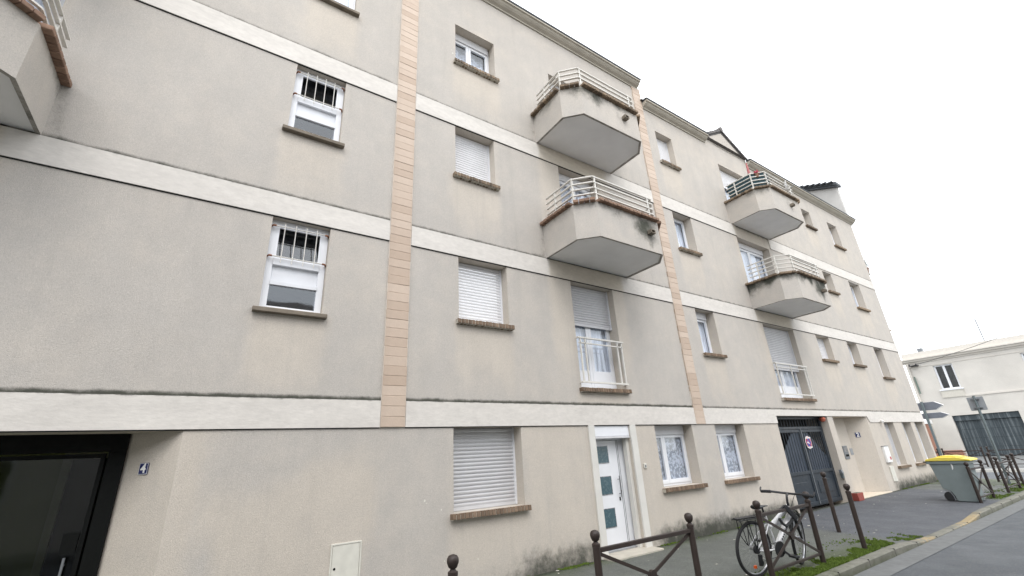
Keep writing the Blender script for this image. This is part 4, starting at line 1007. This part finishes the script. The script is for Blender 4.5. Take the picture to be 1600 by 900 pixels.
# ------------------------------------------------------------------ bicycle (local: x forward, z up, right side = -y)
def bicycle():
    t = thing('bicycle', 'white and black city bicycle leaning behind the brown barrier', 'bicycle', (6.42, -2.27, -.005))
    WB, R = 1.05, .335; lean = radians(6)
    t.rotation_euler = (lean, 0, radians(-9))
    def wheel(parent_, cx, steer=None):
        w0 = MB(); N = 40
        w0.tube([(R * .9 * cos(2 * pi * i / N), 0, R * .9 * sin(2 * pi * i / N)) for i in range(N)], .012, 6, closed=True)
        w0.lathe([(.024, -.05), (.024, .05)], n=12, axis='y')
        rt = w0.build('wheel', M['alloy'], parent_, smooth=True, loc=(cx, 0, R))
        MB().tube([((R - .017) * cos(2 * pi * i / N), 0, (R - .017) * sin(2 * pi * i / N)) for i in range(N)], .021, 8, closed=True).build('tyre', M['rubber'], rt, smooth=True)
        s = MB()
        for i in range(28):
            a = 2 * pi * i / 28; sd = .03 if i % 2 else -.03; b = a + (.35 if i % 4 < 2 else -.35)
            s.tube([(.02 * cos(b), sd, .02 * sin(b)), (R * .88 * cos(a), 0, R * .88 * sin(a))], .0013, 3, caps=False)
        s.build('spokes', M['alloy'], rt); return rt
    rw = wheel(t, 0)
    MB().box(-.02, .02, -.01, .01, -.018, .018).build('reflector', M['orange'], rw, loc=(-.03, -.008, -.21))
    bb = (.44, 0, .29); seat = (.30, 0, .72); head_t = (.80, 0, .80); head_b = (.845, 0, .67); ax = (0, 0, R)
    fr_ = MB(); fr_.tube([bb, (.30, 0, .74)], .018, 10); fr_.tube([(.355, 0, .56), (.5, 0, .62), (.79, 0, .775)], [.03, .033, .029], 10); fr_.tube([bb, (.56, 0, .40), (.835, 0, .685)], [.036, .044, .037], 10)
    fr_.tube([head_t, head_b], .025, 10); fr_.tube([(bb[0], -.045, bb[2]), (bb[0], .045, bb[2])], .028, 12)
    for s in (-1, 1):
        fr_.tube([(bb[0] - .03, s * .03, bb[2]), (.2, s * .055, .3), (.03, s * .06, R - .01)], .012, 8); fr_.tube([(.335, s * .015, .6), (.2, s * .055, .5), (.0, s * .06, R + .015)], .0095, 8)
    fr_.build('frame', M['bike'], t, smooth=True)
    d = MB()      # dark lettering blocks on the down tube
    for i in range(8):
        f = .25 + .065 * i; c = Vector(bb).lerp(Vector((.835, 0, .685)), f); d.box(c.x - .011, c.x + .011, -.0415, -.0385, c.z - .012 + .01, c.z + .012 + .01)
    d.build('tube_marking', M['bikeblk'], t)
    MB().tube([(.30, 0, .70), (.272, 0, .82)], .0135, 8).build('seat_post', M['bikeblk'], t, smooth=True)
    sd_ = MB(); prof = [(-.13, .065, .012), (-.10, .085, .03), (-.04, .08, .035), (.03, .045, .032), (.10, .024, .03), (.15, .018, .022)]
    sd_.tube([(.262 + x, 0, .835 + h * .4) for x, w_, h in prof], [w_ * .6 for x, w_, h in prof], 10); o = sd_.build('saddle', M['bikeblk'], t, smooth=True)
    for v in o.data.vertices:
        i = v.co; i.z = .83 + (i.z - .845) * .62; i.y *= 1.35; i.x -= .03
    # steering assembly
    st = bpy.data.objects.new('steering', None); C.objects.link(st); st.parent = t; st.location = head_b; st.rotation_euler = (0, 0, radians(22)); st.empty_display_size = .1
    def L(p): return (p[0] - head_b[0], p[1], p[2] - head_b[2])
    fk = MB()
    for s in (-1, 1): fk.tube([L((.85, s * .045, .655)), L((.9, s * .05, .52)), L((WB, s * .05, R))], [.023, .024, .014], 8)
    fk.tube([L((.85, -.05, .65)), L((.85, .05, .65))], .02, 8); fk.build('fork', M['bikeblk'], st, smooth=True)
    wh = wheel(st, 0); wh.location = L((WB, 0, R))
    g = MB(); g.tube([L((WB + (R + .03) * cos(a), 0, R + (R + .03) * sin(a))) for a in [radians(40 + 12 * i) for i in range(11)]], .014, 6); g.build('mudguard', M['bikeblk'], st, smooth=True)
    MB().tube([L((.80, 0, .80)), L((.785, 0, .86)), L((.80, 0, .92)), L((.84, 0, .95))], [.018, .016, .016, .02], 8).build('stem', M['bikeblk'], st, smooth=True)
    MB().tube([L((.79, -.33, .955)), L((.80, -.2, .965)), L((.84, -.08, .955)), L((.84, .08, .955)), L((.80, .2, .965)), L((.79, .33, .955))], .0155, 8).build('handlebar', M['bikeblk'], st, smooth=True)
    for s in (-1, 1):
        MB().tube([L((.79, s * .2, .965)), L((.79, s * .335, .955))], .021, 8).build('grip', M['rubber'], st, smooth=True)
        MB().tube([L((.81, s * .18, .97)), L((.86, s * .2, .955)), L((.86, s * .31, .935))], .009, 6).build('brake_lever', M['bikeblk'], st, smooth=True)
        MB().tube([L((.79, s * .335, .96)), L((.82, s * .345, .98)), L((.85, s * .345, 1.005))], .011, 6).build('bar_end', M['bikeblk'], st, smooth=True)
    MB().tube([L((.84, -.1, .96)), L((.93, -.06, .9)), L((.92, 0, .75)), L((.87, .03, .68))], .004, 5).build('brake_cable', M['cable'], st, smooth=True)
    # rack, drive train, pedals
    rk = MB()
    for s in (-1, 1):
        rk.tube([(-.28, s * .055, .70), (-.24, s * .065, .71), (.2, s * .06, .72), (.29, s * .02, .70)], .007, 6)
        rk.tube([(-.02, s * .065, R + .02), (-.12, s * .065, .70)], .006, 6); rk.tube([(0, s * .065, R + .02), (.02, s * .065, .70)], .006, 6); rk.tube([(-.18, s * .07, .69), (-.13, s * .085, .5), (-.03, s * .07, R + .03)], .006, 6)
    for x in (-.27, -.15, -.03, .09): rk.tube([(x, -.06, .712), (x, .06, .712)], .006, 6)
    rk.box(-.28, .1, -.035, .035, .715, .728); rk.build('rack', M['bikeblk'], t, smooth=True)
    ch = MB().lathe([(.095, -.064), (.1, -.06), (.1, -.054), (.095, -.05)], (bb[0], 0, bb[2]), 28, 'y'); ch.build('chainring', M['bikeblk'], t)
    MB().lathe([(.02, -.064), (.05, -.06), (.055, -.03), (.025, -.028)], (0, 0, R), 20, 'y').build('cassette', M['bikeblk'], t)
    MB().tube([(bb[0], -.055, bb[2] + .083), (.0, -.045, R + .045)], .005, 4).tube([(bb[0], -.055, bb[2] - .083), (.06, -.05, R - .15)], .005, 4).build('chain', M['bikeblk'], t)
    MB().box(.0, .05, -.075, -.045, R - .19, R - .06).lathe([(.022, -.07), (.022, -.05)], (.05, 0, R - .16), 10, 'y').build('derailleur', M['bikeblk'], t)
    e = Vector((bb[0] + .145, -.08, bb[2] - .085)); MB().bar((bb[0], -.075, bb[2]), e, .014, .026).build('crank', M['bikeblk'], t); MB().box(e.x - .045, e.x + .045, -.19, -.09, e.z - .013, e.z + .013).build('pedal', M['bikeblk'], t, bevel=.004)
    e = Vector((bb[0] - .145, .08, bb[2] + .085)); MB().bar((bb[0], .075, bb[2]), e, .014, .026).build('crank', M['bikeblk'], t); MB().box(e.x - .045, e.x + .045, .09, .19, e.z - .013, e.z + .013).build('pedal', M['bikeblk'], t, bevel=.004)
    MB().tube([(.40, .06, .28), (.34, .12, .02)], .01, 6).build('kickstand', M['bikeblk'], t)
    lk = thing('bicycle_lock', 'thick black folding lock hanging on the white bicycle frame', 'lock', (0, 0, 0))
    lk.location = t.location; lk.rotation_euler = t.rotation_euler
    MB().bar((.64, -.08, .81), (.83, -.09, .63), .03, .065).bar((.64, -.08, .81), (.55, -.07, .765), .026, .05).build('lock_bar', M['bikeblk'], lk, bevel=.006)
    MB().tube([(.80, -.075, .66), (.72, -.075, .60), (.62, -.07, .56), (.56, -.06, .60), (.52, -.055, .66)], .02, 8).build('shackle', M['bikeblk'], lk, smooth=True)
    return t
bicycle()

# ------------------------------------------------------------------ wheeled bin
def wheelie_bin():
    t = thing('wheelie_bin', 'large grey two wheeled bin with a yellow lid standing on the pavement', 'bin', (16.35, -2.15, 0), 0)
    # side profile in (y,z): rear (wheels) towards the wall
    H = .95
    prof = [(-.31, .0), (-.29, .0), (.06, .0), (.09, .03), (.10, .12), (.14, .22), (.22, .27), (.29, .29), (.30, .32), (.40, H), (-.36, H)]
    MB().prism(prof, 'x', 0, .6).build('bin_body', M['bin'], t, bevel=.012)
    pr2 = [(.105, .02), (.115, .13), (.155, .215), (.22, .255), (.285, .275), (.285, .255), (.22, .235), (.17, .2), (.135, .12), (.125, .02)]
    MB().prism(pr2, 'x', -.006, .03).build('wheel_arch', M['greymetal'], t)
    MB().prism([(-.41, H - .06), (-.38, H + .005), (.43, H + .005), (.46, H - .06)], 'x', -.03, .63).build('rim', M['bin'], t, bevel=.008)
    MB().prism([(-.47, H + .008), (-.45, H + .045), (-.2, H + .10), (.2, H + .105), (.42, H + .06), (.46, H + .01)], 'x', -.05, .65).build('lid', M['lid'], t, bevel=.015)
    MB().prism([(-.3, H + .10), (-.12, H + .135), (.12, H + .135), (.25, H + .105), (0, H + .07)], 'x', .08, .52).build('lid_panel', M['lid'], t, bevel=.012)
    MB().tube([(.03, .50, H - .01), (.57, .50, H - .01)], .018, 8).tube([(.06, .42, H - .02), (.06, .5, H - .01)], .015, 6).tube([(.54, .42, H - .02), (.54, .5, H - .01)], .015, 6).build('handle', M['bikeblk'], t, smooth=True)
    for x in (.03, .57):
        MB().lathe([(.06, -.03), (.1, -.028), (.11, -.015), (.11, .015), (.1, .028), (.06, .03)], (x, .21, .11), 20, 'x').build('wheel', M['rubber'], t, smooth=True)
    MB().prism([(-.06, .76), (-.035, .74), (-.045, .83), (-.03, .92), (-.06, .93), (-.075, .83)], 'x', -.004, .0).build('sticker', M['white'], t)
    return t
wheelie_bin()

# ------------------------------------------------------------------ signs
t = thing('road_sign', 'back of a square grey road sign on a tall grey pole near the corner', 'sign', (22.05, -2.07, 0))
MB().tube([(0, 0, -.05), (0, 0, 2.80)], .038, 12).build('pole', M['galv'], t, smooth=True)
MB().prism([(-.21, 2.33), (-.19, 2.31), (.19, 2.31), (.21, 2.33), (.21, 2.74), (.19, 2.76), (-.19, 2.76), (-.21, 2.74)], 'x', .06, .075).build('sign_plate', M['signback'], t)
for z in (2.40, 2.68): MB().box(-.045, .058, -.11, .11, z - .014, z + .014).build('bracket', M['greymetal'], t)
t = thing('direction_sign', 'two grey backed arrow direction signs on one pole seen past the building corner', 'sign', (32.4, 1.98, 0))
MB().tube([(0, 0, -.05), (0, 0, 3.3)], .06, 12).build('pole', M['galv'], t, smooth=True)
for z0, z1, y0, y1, y2 in ((2.85, 3.26, .25, -.48, -.8), (2.42, 2.70, .25, -.60, -.88)):
    MB().prism([(y0, z0), (y1, z0), (y2, z0 + (z1 - z0) * .5), (y1, z1), (y0, z1)], 'x', .08, .1).build('arrow_blade', M['bladeback'], t)
    b = MB(); P = [(y0, z0), (y1, z0), (y2, z0 + (z1 - z0) * .5), (y1, z1), (y0, z1)]
    for p, q in zip(P, P[1:] + P[:1]): b.bar((.115, *p), (.115, *q), .075, .012, (1, 0, 0)) if False else b.bar((.21, *p), (.21, *q), .016, .24, (1, 0, 0))
    b.build('blade_edge', M['white'], t)

# ------------------------------------------------------------------ white building across the side street
Wb = thing('white_building', 'low white painted building with a grey garage door across the side street', 'building', (46.05, 0, 0))
WO = [(2.85, 3.97, 4.72, 6.52), (-1.85, -.72, 4.72, 6.52), (.54, 4.0, -.2, 2.81)]
mb = MB(); ys = sorted({-16, 5.55} | {v for o in WO for v in o[:2]}); zs = sorted({-.1, 7.1} | {v for o in WO for v in o[2:] if v > -.1})
for i in range(len(ys) - 1):
    for j in range(len(zs) - 1):
        cy, cz = (ys[i] + ys[i + 1]) / 2, (zs[j] + zs[j + 1]) / 2
        if any(o[0] < cy < o[1] and o[2] < cz < o[3] for o in WO): continue
        mb.quad((0, ys[i], zs[j]), (0, ys[i + 1], zs[j]), (0, ys[i + 1], zs[j + 1]), (0, ys[i], zs[j + 1]))
for a, b, z0, z1 in WO:
    z0 = max(z0, -.1)
    for y in (a, b): mb.quad((0, y, z0), (.3, y, z0), (.3, y, z1), (0, y, z1))
    for z in (z0, z1): mb.quad((0, a, z), (0, b, z), (.3, b, z), (.3, a, z))
mb.quad((0, 5.55, -.1), (9, 5.55, -.1), (9, 5.55, 7.1), (0, 5.55, 7.1)); mb.build('wall', M['whitewall'], Wb)
MB().prism([(0, 6.92), (-.06, 6.92), (-.08, 7.0), (-.2, 7.06), (-.22, 7.16), (-.3, 7.2), (-.3, 7.3), (9, 7.3), (9, 6.92)], 'y', -16, 5.75).v and None
mb = MB(); mb.prism([(0.01, 6.9), (-.06, 6.9), (-.08, 6.98), (-.2, 7.04), (-.22, 7.14), (-.32, 7.18), (-.32, 7.26), (.01, 7.26)], 'y', 0, 21.7)
for i, v in enumerate(mb.v): mb.v[i] = (v[0], v[1] - 16, v[2])
mb.build('cornice', M['wroof'], Wb)
MB().box(-.06, 9, -16, 5.6, 7.262, 7.72).build('parapet', M['wroof'], Wb)
MB().box(-.05, .0, -16, 2.9, 4.08, 4.2).build('string_course', M['wroof'], Wb); MB().box(-.03, 0, -16, 5.5, 6.3 + .3, 6.63).build('string_course', M['wroof'], Wb)
for a, b, z0, z1 in WO[:2]:
    wd = MB(); wd.box(.12, .2, a, a + .1, z0, z1).box(.12, .2, b - .1, b, z0, z1).box(.12, .2, a + .1, b - .1, z0, z0 + .09).box(.12, .2, a + .1, b - .1, z1 - .09, z1).box(.12, .2, (a + b) / 2 - .07, (a + b) / 2 + .07, z0 + .09, z1 - .09)
    wr = wd.build('window', M['pvc'], Wb)
    for y0, y1 in ((a + .1, (a + b) / 2 - .07), ((a + b) / 2 + .07, b - .1)): MB().box(.16, .165, y0, y1, z0 + .09, z1 - .09).build('pane', M['glass'], wr)
    MB().box(.5, .52, a - .3, b + .3, z0 - .3, z1 + .3).build('room_lining', M['dark'], wr)  # flat dark sheet in place of the unlit room
    MB().box(-.1, .12, a - .12, b + .12, z0 - .09, z0 - .002).build('sill', M['pvc'], wr)
    MB().box(-.06, .0, a - .05, b + .1, z0 - .6, z0 - .095).build('sill_panel', M['rough_panel'], Wb)
gd = MB()
for i in range(4): gd.box(.22, .27, .56, 3.98, .02 + i * .6, .02 + (i + 1) * .6 - .014)
g0 = gd.build('garage_door', M['garage'], Wb); MB().box(.1, .25, .55, 3.99, 2.425, 2.8).build('door_header', M['garage'], g0)
for y in (.62, 1.72, 2.86, 3.9): MB().box(.19, .222, y - .04, y + .04, .02, 2.42).build('stiffener', M['garage'], g0)
MB().box(.29, .3, .54, 4.0, -.1, 2.81).build('door_back', M['dark'], g0)
# brick plinth left of the garage (single bricks too small: courses of bricks joined)
mb = MB(); 
for r in range(6):
    for k in range(8):
        y0 = 4.02 + k * .23 + (.115 if r % 2 else 0); y1 = min(y0 + .22, 5.5); 
        if y1 - y0 > .03: mb.box(-.05, .0, y0, y1, .0 + r * .076, r * .076 + .068)
tag(mb.build('brick_plinth', M['garden'], Wb), kind='stuff')
MB().tube([(-.1, 5.42, .4), (-.1, 5.42, 6.9)], .06, 8).build('downpipe', M['wroof'], Wb, smooth=True); MB().tube([(-.12, 5.25, 4.6), (-.12, 5.25, 5.9)], .05, 8).build('green_pipe', M['green'], Wb, smooth=True)
MB().box(.4, .8, 4.3, 4.6, 7.72, 8.05).build('chimney', M['greymetal'], Wb)
t = thing('television_antenna', 'thin television antenna mast on the roof of the white building', 'antenna', (46.6, .75, 7.7))
MB().tube([(0, 0, 0), (0, .0, 1.75)], .035, 6).build('mast', M['greymetal'], t); MB().tube([(0, .62, 1.62), (0, .3, 1.66), (0, 0, 1.75), (0, -.42, 1.92)], .015, 5).tube([(0, -.42, 1.82), (0, -.5, 1.95), (0, -.42, 2.02)], .015, 5).tube([(0, .35, 1.56), (0, .62, 1.72)], .012, 5).build('aerial', M['greymetal'], t)
pts = []
for i in range(25):
    u = i / 24; a_ = Vector((45.6, 5.0, 6.72)); b_ = Vector((40, -6.5, 8.7)); p = a_.lerp(b_, u); p.z -= .5 * 4 * u * (1 - u) * .6; pts.append(p)
t = thing('overhead_cable', 'thin black cable running from the left end of the white building across its front', 'cable', pts[0])
MB().tube([p - pts[0] for p in pts], .016, 5).build('wire', M['cable'], t); MB().box(-.02, .45, -.25, .25, -.03, .02).tube([(0, -.2, 0), (0, -.2, .12)], .04, 6).tube([(0, .2, 0), (0, .2, .12)], .04, 6).build('insulator_bracket', M['cable'], t)
# garden wall of brick with a white cap
t = thing('brick_wall', 'red brick garden wall end with a white cap seen past the building corner', 'wall', (44, 4.85, 0))
bme = MB().box(-.108, .108, -.05, .05, -.033, .033).build('brick', M['garden'], None).data; bpy.data.objects.remove(bpy.data.objects['brick']) if 'brick' in bpy.data.objects and bpy.data.objects['brick'].parent is None else None
for o in [o for o in bpy.data.objects if o.data == bme]: bpy.data.objects.remove(o)
MB().box(.02, .3, .0, 2.2, -.05, 2.34).build('mortar_core', M['slab'], t)
mb = MB()
for r in range(31):
    for k in range(10):
        y0 = (k * .226) - (.113 if r % 2 else 0); y0c = max(0, y0); y1 = min(y0 + .216, 2.2)
        if y1 - y0c > .03: mb.box(-.0, .02, y0c, y1, r * .076, r * .076 + .066)
tag(mb.build('brick_courses', M['garden'], t), kind='stuff')
MB().box(-.06, .36, -.06, 2.26, 2.345, 2.6).build('wall_cap', M['white'], t, bevel=.01)
